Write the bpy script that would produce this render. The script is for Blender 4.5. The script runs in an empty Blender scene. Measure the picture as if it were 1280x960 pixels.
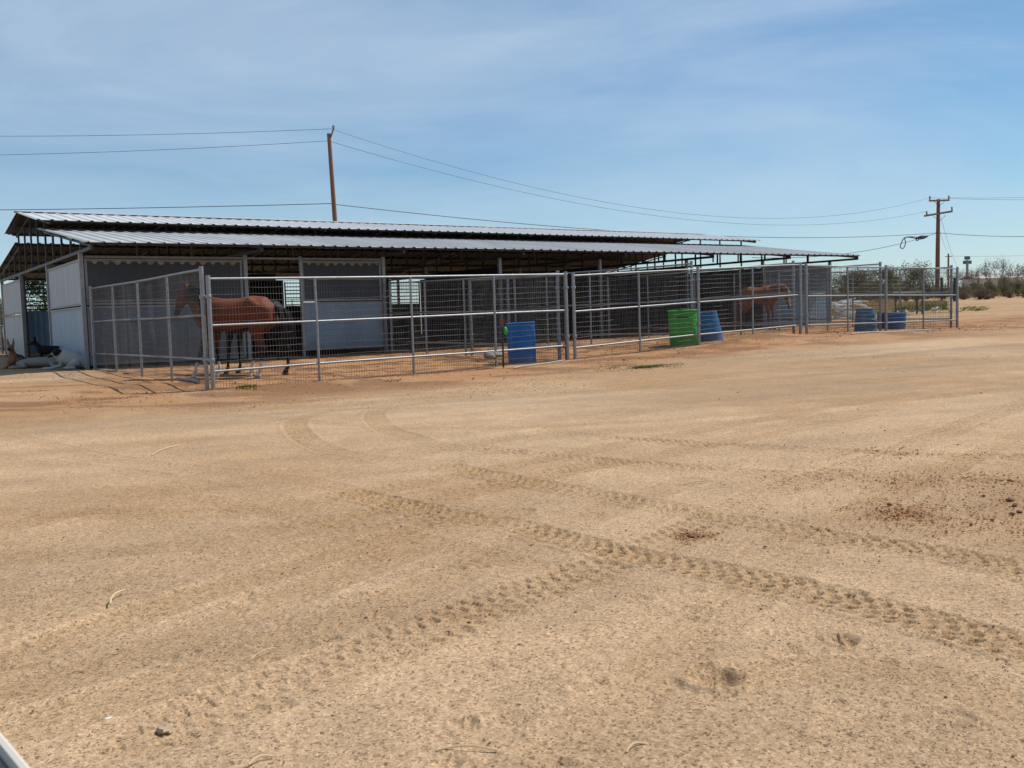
import bpy, math, random
import numpy as np
from mathutils import Vector, Matrix
random.seed(7); np.random.seed(7)
SC = bpy.context.scene
COL = SC.collection
R = math.radians
# ------------------------------------------------------------------ camera
CAMZ = 1.02
FPX = 1200.0
Rcam = Matrix.Rotation(R(90 - 4.0), 4, 'X') @ Matrix.Rotation(R(-1.75), 4, 'Z')
cd = bpy.data.cameras.new('camera'); cam = bpy.data.objects.new('camera', cd); COL.objects.link(cam)
cam.matrix_world = Matrix.Translation((0, 0, CAMZ)) @ Rcam
cd.sensor_width = 36; cd.lens = 36 * FPX / 1280; cd.clip_start = 0.05; cd.clip_end = 6000
cd.dof.use_dof = True; cd.dof.focus_distance = 14; cd.dof.aperture_fstop = cd.lens / 1.7
SC.camera = cam
R3 = Rcam.to_3x3()

def ray(px, py):
    return R3 @ Vector(((px - 640) / FPX, (480 - py) / FPX, -1))
def P(px, py, Y):
    d = ray(px, py); return Vector((0, 0, CAMZ)) + d * (Y / d.y)

# ------------------------------------------------------------------ terrain height
CP = [(0,0,0),(0,6,0),(-6,5,0),(6,5,0),(-12,8,.02),(12,8,.02),(0,12,0),(-4.8,15,0),(1.2,19.8,.10),(7.2,23.7,.36),(13,28,.31),
      (-9.3,21,.15),(-12,25,.25),(-17,32,.25),(3,32,.3),(12,36,.5),(-9,12,.03),(-14,16,.06),(8,16,.10),(16,20,.22),(25,26,.42),
      (20,31,.45),(37,75,1.5),(0,75,.9),(-40,70,.5),(62,75,1.6),(26,50,.88),(-20,-20,0),(20,-20,0),(-45,0,0),(45,0,.3),(-30,30,.2),(-9,45,.4),
      (-1.5,17.6,.03),(-7,18,.1)]
cp = np.array(CP, float)
def _tps(r2): return 0.5 * r2 * np.log(r2 + 1e-9)
def _fit():
    n = len(cp); d2 = (cp[:, None, 0]-cp[None, :, 0])**2 + (cp[:, None, 1]-cp[None, :, 1])**2
    K = _tps(d2) + np.eye(n) * .3; Pm = np.c_[np.ones(n), cp[:, :2]]
    A = np.zeros((n+3, n+3)); A[:n, :n] = K; A[:n, n:] = Pm; A[n:, :n] = Pm.T
    b = np.zeros(n+3); b[:n] = cp[:, 2]
    return np.linalg.solve(A, b)
W_ = _fit()
MOUNDS = []
def gzv(x, y):
    x = np.asarray(x, float); y = np.asarray(y, float)
    xc = np.clip(x, -60, 80); yc = np.clip(y, -30, 90)
    z = W_[-3] + W_[-2]*xc + W_[-1]*yc
    for i in range(len(cp)):
        z = z + W_[i] * _tps((xc-cp[i, 0])**2 + (yc-cp[i, 1])**2)
    for (mx, my, a, b, ang, h) in MOUNDS:
        c, s = math.cos(ang), math.sin(ang)
        u = (x-mx)*c + (y-my)*s; v = -(x-mx)*s + (y-my)*c
        z = z + h*np.exp(-(u/a)**2 - (v/b)**2)
    return z
def gz(x, y): return float(gzv(x, y))
def G(px, py):
    d = ray(px, py); t = 1.0; z = 0
    for _ in range(40):
        if d.z > -1e-4: break
        t = (z - CAMZ) / d.z; t = min(max(t, .5), 400)
        z = .5*z + .5*gz(d.x*t, d.y*t)
    return Vector((d.x*t, d.y*t, gz(d.x*t, d.y*t)))

# barn frame: C = near corner, u along the long side, v towards the rear
C0 = Vector((-9.3, 21.0)); U = Vector((.824, .566)); V = Vector((-.566, .824))
BROT = math.atan2(U.y, U.x)
def F(s, v): 
    p = C0 + U*s + V*v; return (p.x, p.y)
def addmound(px, py, a, b, h):
    g = G(px, py); MOUNDS.append((g.x, g.y, a, b, BROT, h))
for m in [(790, 446, 1.6, .35, .05), (945, 427, 1.0, .45, .14), (980, 424, 1.5, .4, .06), (720, 458, 1.2, .4, .04), (1080, 421, 1.8, .5, .05),
          (560, 470, 2.2, .4, .05), (60, 470, 1.6, .8, .06), (160, 486, 2.0, .7, .045), (330, 488, 1.8, .4, .06), (440, 479, 1.5, .35, .05), (850, 441, 1.2, .3, .06), (1010, 423, 1.4, .35, .06), (1120, 418, 1.6, .35, .05)]:
    addmound(*m)

# ------------------------------------------------------------------ numpy noise
def _h(xi, yi, seed):
    h = (xi.astype(np.int64)*374761393 + yi.astype(np.int64)*668265263 + seed*974711) & 0xffffffff
    h = ((h ^ (h >> 13)) * 1274126177) & 0xffffffff
    h = (h ^ (h >> 16)) & 0xffffff
    return h / float(0xffffff)
def vn(x, y, seed=0):
    xi = np.floor(x); yi = np.floor(y); fx = x-xi; fy = y-yi
    fx = fx*fx*(3-2*fx); fy = fy*fy*(3-2*fy)
    a = _h(xi, yi, seed); b = _h(xi+1, yi, seed); c = _h(xi, yi+1, seed); d = _h(xi+1, yi+1, seed)
    return (a*(1-fx)+b*fx)*(1-fy) + (c*(1-fx)+d*fx)*fy
def fbm(x, y, seed=0, o=4):
    s = 0; a = .5; t = 0
    for i in range(o):
        s = s + a*vn(x, y, seed+i*17); t += a; a *= .5; x = x*2.03+11.3; y = y*2.03+5.1
    return s/t
def sst(e0, e1, x):
    t = np.clip((x-e0)/(e1-e0), 0, 1); return t*t*(3-2*t)

# ------------------------------------------------------------------ materials
MATS = {}
def mat(name, col, rough=.6, metal=0, var=.0, scale=8, bump=0, bscale=60, col2=None, spec=.5, coords='Object', stretch=None, vcol=None, dirt_or_tint=None):
    if name in MATS: return MATS[name]
    m = bpy.data.materials.new(name); m.use_nodes = True; nt = m.node_tree; N = nt.nodes; L = nt.links
    b = N['Principled BSDF']; b.inputs['Roughness'].default_value = rough; b.inputs['Metallic'].default_value = metal
    b.inputs['Specular IOR Level'].default_value = spec
    c = (*col, 1); b.inputs['Base Color'].default_value = c
    tc = N.new('ShaderNodeTexCoord'); mp = N.new('ShaderNodeMapping'); L.new(tc.outputs[coords], mp.inputs[0])
    if stretch: mp.inputs['Scale'].default_value = stretch
    src = None
    if vcol:
        at = N.new('ShaderNodeAttribute'); at.attribute_name = vcol; src = at.outputs['Color']
    if var or col2:
        nz = N.new('ShaderNodeTexNoise'); nz.inputs['Scale'].default_value = scale; nz.inputs['Detail'].default_value = 6; nz.inputs['Roughness'].default_value = .65
        L.new(mp.outputs[0], nz.inputs['Vector'])
        rp = N.new('ShaderNodeValToRGB'); rp.color_ramp.elements[0].position = .32; rp.color_ramp.elements[1].position = .68
        L.new(nz.outputs['Fac'], rp.inputs[0])
        mx = N.new('ShaderNodeMix'); mx.data_type = 'RGBA'
        L.new(rp.outputs[0], mx.inputs[0])
        if src is not None:
            hs = N.new('ShaderNodeHueSaturation'); hs.inputs['Value'].default_value = 1-var; L.new(src, hs.inputs['Color'])
            hs2 = N.new('ShaderNodeHueSaturation'); hs2.inputs['Value'].default_value = 1+var; L.new(src, hs2.inputs['Color'])
            L.new(hs.outputs[0], mx.inputs[6]); L.new(hs2.outputs[0], mx.inputs[7])
        else:
            k = 1+var; a = 1-var
            mx.inputs[6].default_value = (*[x*a for x in col], 1)
            mx.inputs[7].default_value = (*(col2 if col2 else [min(1, x*k) for x in col]), 1)
        src = mx.outputs[2]
    if dirt_or_tint:   # splash, dust and low tints: (colour, z0, z1, amount) in object z
        dc, z0, z1, am = dirt_or_tint
        sp = N.new('ShaderNodeSeparateXYZ'); L.new(tc.outputs['Object'], sp.inputs[0])
        mr = N.new('ShaderNodeMapRange'); mr.inputs[1].default_value = z0; mr.inputs[2].default_value = z1; mr.inputs[3].default_value = am; mr.inputs[4].default_value = 0
        L.new(sp.outputs[2], mr.inputs[0])
        n2 = N.new('ShaderNodeTexNoise'); n2.inputs['Scale'].default_value = 5; n2.inputs['Detail'].default_value = 8; L.new(tc.outputs['Object'], n2.inputs['Vector'])
        mm = N.new('ShaderNodeMath'); mm.operation = 'MULTIPLY'; mm.use_clamp = True; L.new(mr.outputs[0], mm.inputs[0])
        m3 = N.new('ShaderNodeMath'); m3.operation = 'MULTIPLY'; m3.inputs[1].default_value = 2; L.new(n2.outputs[0], m3.inputs[0]); L.new(m3.outputs[0], mm.inputs[1])
        mx = N.new('ShaderNodeMix'); mx.data_type = 'RGBA'; L.new(mm.outputs[0], mx.inputs[0])
        if src is not None: L.new(src, mx.inputs[6])
        else: mx.inputs[6].default_value = c
        mx.inputs[7].default_value = (*dc, 1); src = mx.outputs[2]
    if src is not None: L.new(src, b.inputs['Base Color'])
    if bump:
        nb = N.new('ShaderNodeTexNoise'); nb.inputs['Scale'].default_value = bscale; nb.inputs['Detail'].default_value = 4
        L.new(mp.outputs[0], nb.inputs['Vector'])
        bp = N.new('ShaderNodeBump'); bp.inputs['Strength'].default_value = bump; bp.inputs['Distance'].default_value = .01
        L.new(nb.outputs['Fac'], bp.inputs['Height']); L.new(bp.outputs[0], b.inputs['Normal'])
    MATS[name] = m; return m

GALV = mat('galvanised_pipe', (.29, .305, .32), .46, .55, var=.16, scale=14, bump=.1, dirt_or_tint=((.30, .20, .13), .0, .5, .5))
GALVD = mat('weathered_pipe', (.24, .245, .255), .5, .5, var=.2, scale=10)
RUSTY = mat('rusty_steel', (.22, .12, .07), .8, .1, var=.3, scale=20)
WIRE = mat('welded_wire', (.125, .12, .115), .6, .3, var=.25, scale=6)
TRUSS = mat('painted_truss_steel', (.050, .049, .048), .55, .2, var=.18, scale=6)
ROOF = mat('galvalume_roof', (.62, .615, .60), .45, .10, var=.10, scale=1.2, bump=.05, bscale=8)
ROOFL = mat('weathered_roof_sheet', (.43, .43, .425), .5, .05, var=.2, scale=.9, stretch=(1, .25, 1))
WALLG = mat('grey_wall_sheet', (.095, .125, .160), .55, .05, var=.10, scale=2.2, stretch=(1, 1, .25), dirt_or_tint=((.22, .15, .10), .05, .8, .8))
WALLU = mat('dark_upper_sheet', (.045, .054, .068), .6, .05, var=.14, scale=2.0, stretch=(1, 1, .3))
WALLE = mat('pale_end_sheet', (.38, .415, .455), .5, .05, var=.13, scale=3.5, stretch=(1, 1, .15), bump=.12, bscale=3, dirt_or_tint=((.20, .16, .13), .1, .9, .6))
UNDER = mat('sheet_underside', (.014, .011, .009), .7, .05, var=.15, scale=2)  # near-black base puts the shade under the roof into the colour
WALLF = mat('front_pale_sheet', (.20, .285, .345), .55, .05, var=.10, scale=2.2, stretch=(1, 1, .25), dirt_or_tint=((.12, .07, .04), .1, .7, .6))
WALLB = mat('bluish_end_sheet', (.28, .37, .47), .5, .05, var=.08, scale=2.5, stretch=(1, 1, .2), dirt_or_tint=((.12, .22, .36), .05, .9, .75))  # blue mix deepens the tone towards the bottom of the sheet
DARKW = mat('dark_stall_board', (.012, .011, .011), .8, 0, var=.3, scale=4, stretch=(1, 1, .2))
BLUEG = mat('blue_gate_sheet', (.16, .24, .33), .55, 0, var=.12, scale=3)
BLACKM = mat('black_steel', (.035, .037, .042), .45, .3, var=.2, scale=10)
WOOD = mat('pole_wood', (.21, .095, .06), .85, 0, var=.3, scale=4, stretch=(6, 6, .4), bump=.3, bscale=20)
WOODG = mat('grey_board', (.26, .19, .14), .85, 0, var=.25, scale=8)
CABLE = mat('black_cable', (.03, .03, .035), .6)
CERAM = mat('insulator', (.25, .2, .2), .3)
STRAW = mat('straw', (.62, .47, .25), .7, 0, var=.15, scale=30)
ROCK = mat('sandstone_rock', (.42, .30, .19), .9, 0, var=.2, scale=20, bump=.4)
DUNG = mat('dry_manure', (.16, .075, .035), .95, 0, var=.35, scale=40, bump=.6)

# ------------------------------------------------------------------ mesh builder
class MB:
    def __init__(s): s.v = []; s.f = []
    def add(s, vs, fs):
        o = len(s.v); s.v += [tuple(v) for v in vs]; s.f += [tuple(i+o for i in f) for f in fs]
    def box(s, c, d, M=None):
        x, y, z = d[0]/2, d[1]/2, d[2]/2
        vs = [Vector((a*x, b*y, e*z)) for a in (-1, 1) for b in (-1, 1) for e in (-1, 1)]
        if M is not None: vs = [M @ v for v in vs]
        vs = [v + Vector(c) for v in vs]
        s.add(vs, [(0,1,3,2),(4,6,7,5),(0,4,5,1),(2,3,7,6),(0,2,6,4),(1,5,7,3)]); return s
    def bar(s, a, b, w, h, up=Vector((0, 0, 1))):
        a = Vector(a); b = Vector(b); d = (b-a); L = d.length; d.normalize()
        x = d.cross(up)
        if x.length < 1e-4: x = d.cross(Vector((1, 0, 0)))
        x.normalize(); y = x.cross(d).normalized()
        M = Matrix((d, x, y)).transposed()
        return s.box((a+b)/2, (L, w, h), M)
    def tube(s, pts, r, n=8, cap=True):
        pts = [Vector(p) for p in pts]; m = len(pts)
        rs = r if isinstance(r, (list, tuple)) else [r]*m
        vs = []; prev = None
        for i, p in enumerate(pts):
            t = (pts[min(i+1, m-1)] - pts[max(i-1, 0)]).normalized()
            if prev is None:
                x = t.cross(Vector((0, 0, 1)))
                if x.length < 1e-3: x = t.cross(Vector((1, 0, 0)))
            else: x = prev - t*prev.dot(t)
            x.normalize(); prev = x; y = t.cross(x)
            for k in range(n):
                a = 2*math.pi*k/n; vs.append(p + x*math.cos(a)*rs[i] + y*math.sin(a)*rs[i])
        fs = []
        for i in range(m-1):
            for k in range(n):
                a = i*n+k; b = i*n+(k+1) % n; fs.append((a, b, b+n, a+n))
        if cap: fs.append(tuple(range(n-1, -1, -1))); fs.append(tuple((m-1)*n+k for k in range(n)))
        s.add(vs, fs); return s
    def lathe(s, prof, n=28, M=None, cap=True):
        vs = []; fs = []; m = len(prof)
        for r_, z in prof:
            for k in range(n):
                a = 2*math.pi*k/n; v = Vector((r_*math.cos(a), r_*math.sin(a), z)); vs.append(M @ v if M is not None else v)
        for i in range(m-1):
            for k in range(n):
                a = i*n+k; b = i*n+(k+1) % n; fs.append((a, b, b+n, a+n))
        if cap: fs.append(tuple(range(n-1, -1, -1)))
        s.add(vs, fs); return s
    def build(s, name, m, parent=None, smooth=False, loc=None, label=None):
        me = bpy.data.meshes.new(name); me.from_pydata(s.v, [], s.f); me.update()
        me.materials.append(m)
        if smooth:
            for p in me.polygons: p.use_smooth = True
            try: me.set_sharp_from_angle(angle=R(50))
            except Exception: pass
        o = bpy.data.objects.new(name, me); COL.objects.link(o)
        if parent is not None: o.parent = parent
        if loc is not None: o.location = loc
        if label: o['label'] = label
        return o
def tag(o, label, cat, group=None, kind=None):
    if label: o['label'] = label
    if cat: o['category'] = cat
    if group: o['group'] = group
    if kind: o['kind'] = kind
    return o
def thing(name, label, cat, loc=(0, 0, 0), rz=0, group=None):
    o = bpy.data.objects.new(name, None); COL.objects.link(o); o.location = loc; o.rotation_euler = (0, 0, rz)
    o.empty_display_size = .2
    return tag(o, label, cat, group)
def dup(root, loc, rz=0, sc=1, label=None):
    r = root.copy(); COL.objects.link(r); r.location = loc; r.rotation_euler = (0, 0, rz); r.scale = (sc, sc, sc) if not isinstance(sc, tuple) else sc
    if label: r['label'] = label
    for ch in root.children:
        c = ch.copy(); COL.objects.link(c); c.parent = r
    return r

# ------------------------------------------------------------------ GROUND
def catmull(pts, n=6):
    out = []; pts = [Vector(p) for p in pts]
    for i in range(len(pts)-1):
        p0 = pts[max(i-1, 0)]; p1 = pts[i]; p2 = pts[i+1]; p3 = pts[min(i+2, len(pts)-1)]
        for k in range(n):
            t = k/n
            out.append(.5*((2*p1)+(-p0+p2)*t+(2*p0-5*p1+4*p2-p3)*t*t+(-p0+3*p1-3*p2+p3)*t**3))
    out.append(pts[-1]); return out
# (pixel polyline, half width m, depth m, tread strength, tint)
TR = [
 ([(0,540),(60,555),(140,572),(250,586),(364,600),(450,618),(521,637)], .10, .006, .7, .5),
 ([(440,618),(500,632),(580,648),(640,658),(744,684),(848,705),(952,725),(1056,752),(1161,778),(1300,815)], .115, .015, 1, .9),
 ([(560,585),(640,600),(744,619),(848,637),(952,655),(1056,673),(1161,689),(1300,720)], .11, .016, 1, .8),
 ([(700,541),(765,548),(890,556),(1015,561),(1161,569),(1300,573)], .10, .015, 1, .6),
 ([(600,560),(671,569),(796,579),(932,588),(1056,594),(1171,598),(1290,606)], .10, .013, 1, .6),
 ([(1310,490),(1280,504),(1213,528),(1135,559),(1056,585),(973,611),(874,658),(796,689),(718,720),(640,746),(521,793),(417,835),(312,871),(180,920)], .15, .0095, 1, .5),
 ([(1310,472),(1280,481),(1161,499),(1056,517),(952,538),(848,564),(744,582),(640,603),(520,630),(400,668),(260,705),(0,780)], .17, .009, .5, .2),
 ([(1300,458),(1100,474),(926,494),(796,517),(640,548),(480,575),(300,600),(0,660)], .15, .008, .4, .2),
 ([(640,640),(560,650),(420,690),(250,740),(100,790),(0,830)], .12, .010, .3, .5),
 ([(700,600),(520,650),(350,690),(150,722),(0,760)], .16, .007, .3, .1),
 ([(1280,540),(1100,625),(1010,650),(950,690)], .10, .006, .5, .2),
 ([(560,640),(400,650),(200,662),(0,690)], .14, .007, .4, .1),
 ([(540,510),(430,512),(372,525),(380,548),(440,570),(560,580)], .12, .010, .5, .5),
 ([(620,500),(520,505),(470,515),(480,535),(560,560),(640,566)], .12, .008, .5, .4),
 ([(900,470),(700,490),(520,500),(300,512),(0,530)], .3, .010, .1, .6),
 ([(0,575),(160,590),(300,618),(420,640)], .12, .005, .5, .2),
 ([(0,600),(200,618),(420,655),(640,700),(760,730)], .10, .004, .8, .5),
 ([(300,520),(520,536),(760,530),(1000,512),(1300,484)], .13, .005, .5, .4),
 ([(0,640),(260,640),(520,605),(760,560),(1060,505),(1300,470)], .13, .006, .6, .45),
 ([(0,700),(300,672),(560,622),(820,570),(1080,520)], .12, .005, .6, .4),
 ([(60,900),(300,820),(520,735),(700,660),(860,600)], .13, .006, .4, .35),
 ([(0,870),(240,790),(470,700),(640,640)], .13, .006, .3, .4),
 ([(700,960),(860,800),(1000,690),(1120,610),(1290,545)], .12, .004, .5, .3),
 ([(1300,900),(1180,850),(1060,835),(900,850)], .1, .004, .3, .3),
 ([(1280,462),(1180,470),(1000,482),(860,496)], .2, .006, .4, .3),
]
def build_ground():
    # rings (radius) and spokes (azimuth from +Y), dense where the yard surface shows its texture
    rs = [0.35]
    while rs[-1] < 1.0: rs.append(rs[-1]*1.12)
    while rs[-1] < 2.0: rs.append(rs[-1]*1.006)
    while rs[-1] < 10: rs.append(rs[-1]*1.0026)
    while rs[-1] < 40: rs.append(rs[-1]*1.0050)
    while rs[-1] < 100: rs.append(rs[-1]*1.02)
    while rs[-1] < 4000: rs.append(rs[-1]*1.15)
    rs = np.array(rs)
    a1 = np.linspace(R(-34), R(34), 1000)
    a0 = np.linspace(R(-180), R(-34), 60)[:-1]; a2 = np.linspace(R(34), R(180), 60)[1:-1]
    an = np.concatenate([a0, a1, a2]); nr, na = len(rs), len(an)
    Rr, Aa = np.meshgrid(rs, an, indexing='ij')
    X = (Rr*np.sin(Aa)).ravel(); Y = (Rr*np.cos(Aa)).ravel(); RR = Rr.ravel()
    Z = gzv(X, Y)
    near = (RR < 60)
    xn, yn = X, Y
    amp = 1-sst(40, 90, RR)
    Z += amp*(.03*(fbm(xn*.5, yn*.5, 3, 3)-.5) + .016*(fbm(xn*2.3, yn*2.3, 5, 4)-.5))
    fine = 1-sst(12, 30, RR)
    n1 = fbm(xn*14, yn*14, 9, 3); n2 = vn(xn*60, yn*60, 21)
    rough = .4+1.1*fbm(xn*.8, yn*.8, 33, 3)
    n3 = vn(xn*26, yn*40, 23)
    GR = fine*((.0035*(n1-.5))*rough + .0022*(n2-.5) + .0018*rough*(n3-.5)); Z += GR
    # colour of the ground material itself
    tan = np.array([.362, .232, .126]); pale = np.array([.435, .298, .178]); orange = np.array([.36, .190, .088]); brown = np.array([.14, .070, .038]); yel = np.array([.36, .225, .105])
    ca = fbm(xn*.35, yn*.35, 41, 4)[:, None]; cb = fbm(xn*1.9, yn*1.9, 51, 4)[:, None]
    ca = sst(.32, .68, ca)
    Cc = tan*(1-ca)+pale*ca
    cg = sst(.52, .72, fbm(xn*.22+9, yn*.5, 43, 4))[:, None]*.35
    Cc = Cc*(1-cg) + np.array([.34, .255, .170])*cg
    Cc = Cc*(1+.16*(cb-.5))
    # streaky bands following the lane
    dirx, diry = .93, .36
    st = fbm((xn*dirx+yn*diry)*.25, (-xn*diry+yn*dirx)*2.2, 61, 4)[:, None]
    Cc = Cc*(1+.42*(st-.5))
    sp2 = fbm(xn*5+3, yn*5, 45, 3)[:, None]; Cc = Cc*(1+.22*(sp2-.5))
    # strip of manure-stained soil along the pens, pens themselves
    sx = (X-C0.x)*U.x + (Y-C0.y)*U.y; vx = (X-C0.x)*V.x + (Y-C0.y)*V.y
    wob = 1.6*(fbm(sx*.4, vx*.4, 71, 3)-.5)
    strip = sst(-11.0, -8.6, vx+wob)*(1-sst(-6.0, -2.5, vx+wob))*sst(-12, 0, sx)*(1-sst(30, 60, sx))
    bk = sst(-7.6, -6.0, vx)*(1-sst(-.8, .3, sx))*(1-sst(1.0, 3.0, vx))
    Cc = Cc*(1+.08*bk[:, None])
    inpen = sst(-7.1, -6.7, vx)*(1-sst(13.5, 14.5, vx))*sst(-1, .5, sx)*(1-sst(24, 28, sx))
    q = fbm(xn*1.3, yn*1.3, 81, 5)
    mo = np.clip(strip*(.55+1.3*(q-.3)), 0, 1)[:, None]
    Cc = Cc*(1-mo) + orange*mo
    mb = (strip*sst(.44, .62, fbm(xn*1.0+4, yn*2.2, 91, 5))*.6)[:, None]; Cc = Cc*(1-mb)+brown*mb
    mp = (inpen*.80)[:, None]; Cc = Cc*(1-mp) + orange*1.12*mp
    mb = (inpen*sst(.46, .60, fbm(xn*3.1, yn*3.1, 95, 5))*.7)[:, None]; Cc = Cc*(1-mb)+brown*mb
    far = (sst(30, 45, Y)*sst(.45, .6, fbm(X*.15, Y*.5, 97, 4))*.5)[:, None]; Cc = Cc*(1-far)+yel*far
    # stained patch on the right
    for (px, py, ra, rb, k) in [(1130,640,.16,.16,1),(1250,590,1.0,.5,.6),(1230,650,.7,.35,.35),(868,669,.09,.06,.9),(1210,560,.8,.25,.5),(1180,603,.35,.2,.5),(1290,620,.5,.4,.5),
                                (1040,800,.08,.05,.4),(560,770,.2,.1,.3),(500,690,.3,.12,.3)]:
        g = G(px, py); e = ((X-g.x)/ra)**2+((Y-g.y)/rb)**2
        m = (np.clip(np.exp(-e)*1.6*(q-.25)*2*k, 0, .85))[:, None]; Cc = Cc*(1-m)+orange*.72*m
    # tyre tracks pressed into the sand
    for (pl, hw, dep, tread, tint) in TR:
        pts = [G(*p) for p in pl]; pts = catmull([(p.x, p.y, 0) for p in pts], 5)
        s0 = 0; D = np.full(len(X), 9.0); S = np.zeros(len(X)); T = np.zeros(len(X))
        for a, b in zip(pts[:-1], pts[1:]):
            L = (b-a).length
            if L < 1e-4: continue
            mg = hw*2.2
            k = np.nonzero((X > min(a.x, b.x)-mg) & (X < max(a.x, b.x)+mg) & (Y > min(a.y, b.y)-mg) & (Y < max(a.y, b.y)+mg))[0]
            if len(k):
                dx, dy = (b.x-a.x)/L, (b.y-a.y)/L
                t = (X[k]-a.x)*dx+(Y[k]-a.y)*dy; tc = np.clip(t, 0, L)
                ex = X[k]-a.x-dx*tc; ey = Y[k]-a.y-dy*tc; d = np.hypot(ex, ey); sg = np.sign(-ex*dy+ey*dx)
                u = d < D[k]; kk = k[u]; D[kk] = d[u]; S[kk] = s0+tc[u]; T[kk] = (d*sg)[u]
            s0 += L
        k = np.nonzero(D < hw*2.2)[0]
        if not len(k): continue
        d = D[k]; s = S[k]; t = T[k]/hw
        brk = sst(.25, .6, fbm(X[k]*1.6, Y[k]*1.6, 7+int(hw*1000), 3))*.5+.5
        m = 1-sst(.82, 1.05, np.abs(t))
        row = np.floor((t+1)*2.2)
        ph = s/.072 + row*.43 + t*.5*np.sign(t) + .30*(vn(s*11, row*3.7, 5)-.5)
        lug = sst(-.35, .0, np.sin(2*math.pi*ph))
        rf_ = (t+1)*2.2-row; cen = sst(.0, .22, rf_)*(1-sst(.78, 1, rf_))*(.35+.9*vn(s*17, row*5.1, 8))
        h = -dep*1.0*m*((1-tread)*.8 + tread*lug*cen)
        berm = dep*.55*np.exp(-((np.abs(t)-1.15)/.16)**2)*(.6+.8*vn(s*14, t, 3))
        Z[k] += (h+berm)*brk*(1-sst(25, 45, RR[k])) - .7*GR[k]*m
        mm = (m*tint*(.30+.35*(tread < .65)+.45*lug*cen)*brk)[:, None]; Cc[k] = Cc[k]*(1-mm)+yel*.88*mm
    # hoof and paw prints
    pr = [(897,853,.08,.042),(878,838,.04,.012),(1055,800,.06,.026),(985,815,.06,.014),(870,738,.05,.012),(800,748,.05,.012),(1040,880,.05,.01),(1200,895,.05,.012),(740,855,.05,.010),
          (640,900,.06,.012),(580,905,.05,.012),(480,770,.05,.010),(350,775,.06,.010),(415,800,.05,.012),(210,822,.05,.010),(600,705,.06,.012),(590,775,.05,.012),(590,700,.05,.01),
          (860,760,.05,.01),(950,760,.05,.01),(1000,690,.05,.01),(240,815,.04,.01),(440,745,.06,.012),(470,742,.05,.01),(300,760,.05,.01),(700,960,.06,.012),(560,955,.05,.012)]
    pw = [(G(a, b).x, G(a, b).y, c, d) for a, b, c, d in pr]
    for i in range(260):
        y = random.uniform(2.2, 13); pw.append((random.uniform(-.5, .5)*y*1.15, y, random.uniform(.03, .06), random.uniform(.003, .010)))
    for i in range(700):   # trampled soil along and in the pens
        s_ = random.uniform(-3, 27); v_ = random.uniform(-9.5, -.5); p = F(s_, v_); pw.append((p[0], p[1], random.uniform(.05, .11), random.uniform(.012, .035)))
    order = np.argsort(RR, kind='stable')   # already sorted ring by ring
    for (x, y, r, dp) in pw:
        rr = math.hypot(x, y); i0 = max(np.searchsorted(rs, rr-3*r)-1, 0)*na; i1 = min(np.searchsorted(rs, rr+3*r)+1, nr)*na
        sl = slice(i0, i1); ang = random.uniform(0, 6.28); c, s = math.cos(ang), math.sin(ang)
        ex = (X[sl]-x); ey = (Y[sl]-y); k = np.nonzero((np.abs(ex) < 3*r) & (np.abs(ey) < 3*r))[0]
        if not len(k): continue
        a = (ex[k]*c+ey[k]*s)/r; b = (-ex[k]*s+ey[k]*c)/(r*.75); d = np.hypot(a, b)*(1+.35*(vn(a*2+x*9, b*2+y*9, 2)-.5))
        h = -dp*.7*(1-sst(.4, 1.0, d)) + dp*.3*np.exp(-((d-1.25)/.25)**2)
        h += dp*.5*np.exp(-(b/.12)**2)*(d < .9)*(a > -.3)
        Z[i0+k] += h
    # mesh
    nv = len(X)+1
    V3 = np.empty((nv, 3), np.float32); V3[:-1, 0] = X; V3[:-1, 1] = Y; V3[:-1, 2] = Z; V3[-1] = (0, 0, gz(0, 0))
    i, j = np.meshgrid(np.arange(nr-1), np.arange(na), indexing='ij'); j2 = (j+1) % na
    q4 = np.stack([i*na+j, (i+1)*na+j, (i+1)*na+j2, i*na+j2], -1).reshape(-1, 4)[:, ::-1]
    jj = np.arange(na); tri = np.stack([np.full(na, nv-1), (jj+1) % na, jj], -1)
    me = bpy.data.meshes.new('ground'); me.vertices.add(nv); me.vertices.foreach_set('co', V3.ravel())
    nl = q4.size+tri.size; me.loops.add(nl); me.loops.foreach_set('vertex_index', np.concatenate([q4.ravel(), tri.ravel()]).astype(np.int32))
    me.polygons.add(len(q4)+len(tri))
    ls = np.concatenate([np.arange(len(q4))*4, len(q4)*4+np.arange(len(tri))*3]).astype(np.int32)
    me.polygons.foreach_set('loop_start', ls); 
    me.polygons.foreach_set('use_smooth', np.ones(len(ls), bool))
    me.update(calc_edges=True); me.validate()
    at = me.color_attributes.new('soil', 'FLOAT_COLOR', 'POINT'); cc = np.ones((nv, 4), np.float32); cc[:-1, :3] = np.clip(Cc, 0, 1); cc[-1, :3] = (.45, .33, .22)
    at.data.foreach_set('color', cc.ravel())
    o = bpy.data.objects.new('ground', me); COL.objects.link(o); tag(o, None, None, None, 'structure')
    m = bpy.data.materials.new('sandy_soil'); m.use_nodes = True; nt = m.node_tree; N = nt.nodes; L = nt.links; b = N['Principled BSDF']
    b.inputs['Roughness'].default_value = .95; b.inputs['Specular IOR Level'].default_value = .15
    at = N.new('ShaderNodeAttribute'); at.attribute_name = 'soil'
    tc = N.new('ShaderNodeTexCoord')
    # coarse sand grains: light and dark specks of a few millimetres, and clusters of them
    vo = N.new('ShaderNodeTexVoronoi'); vo.inputs['Scale'].default_value = 150; L.new(tc.outputs['Object'], vo.inputs['Vector'])
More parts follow.
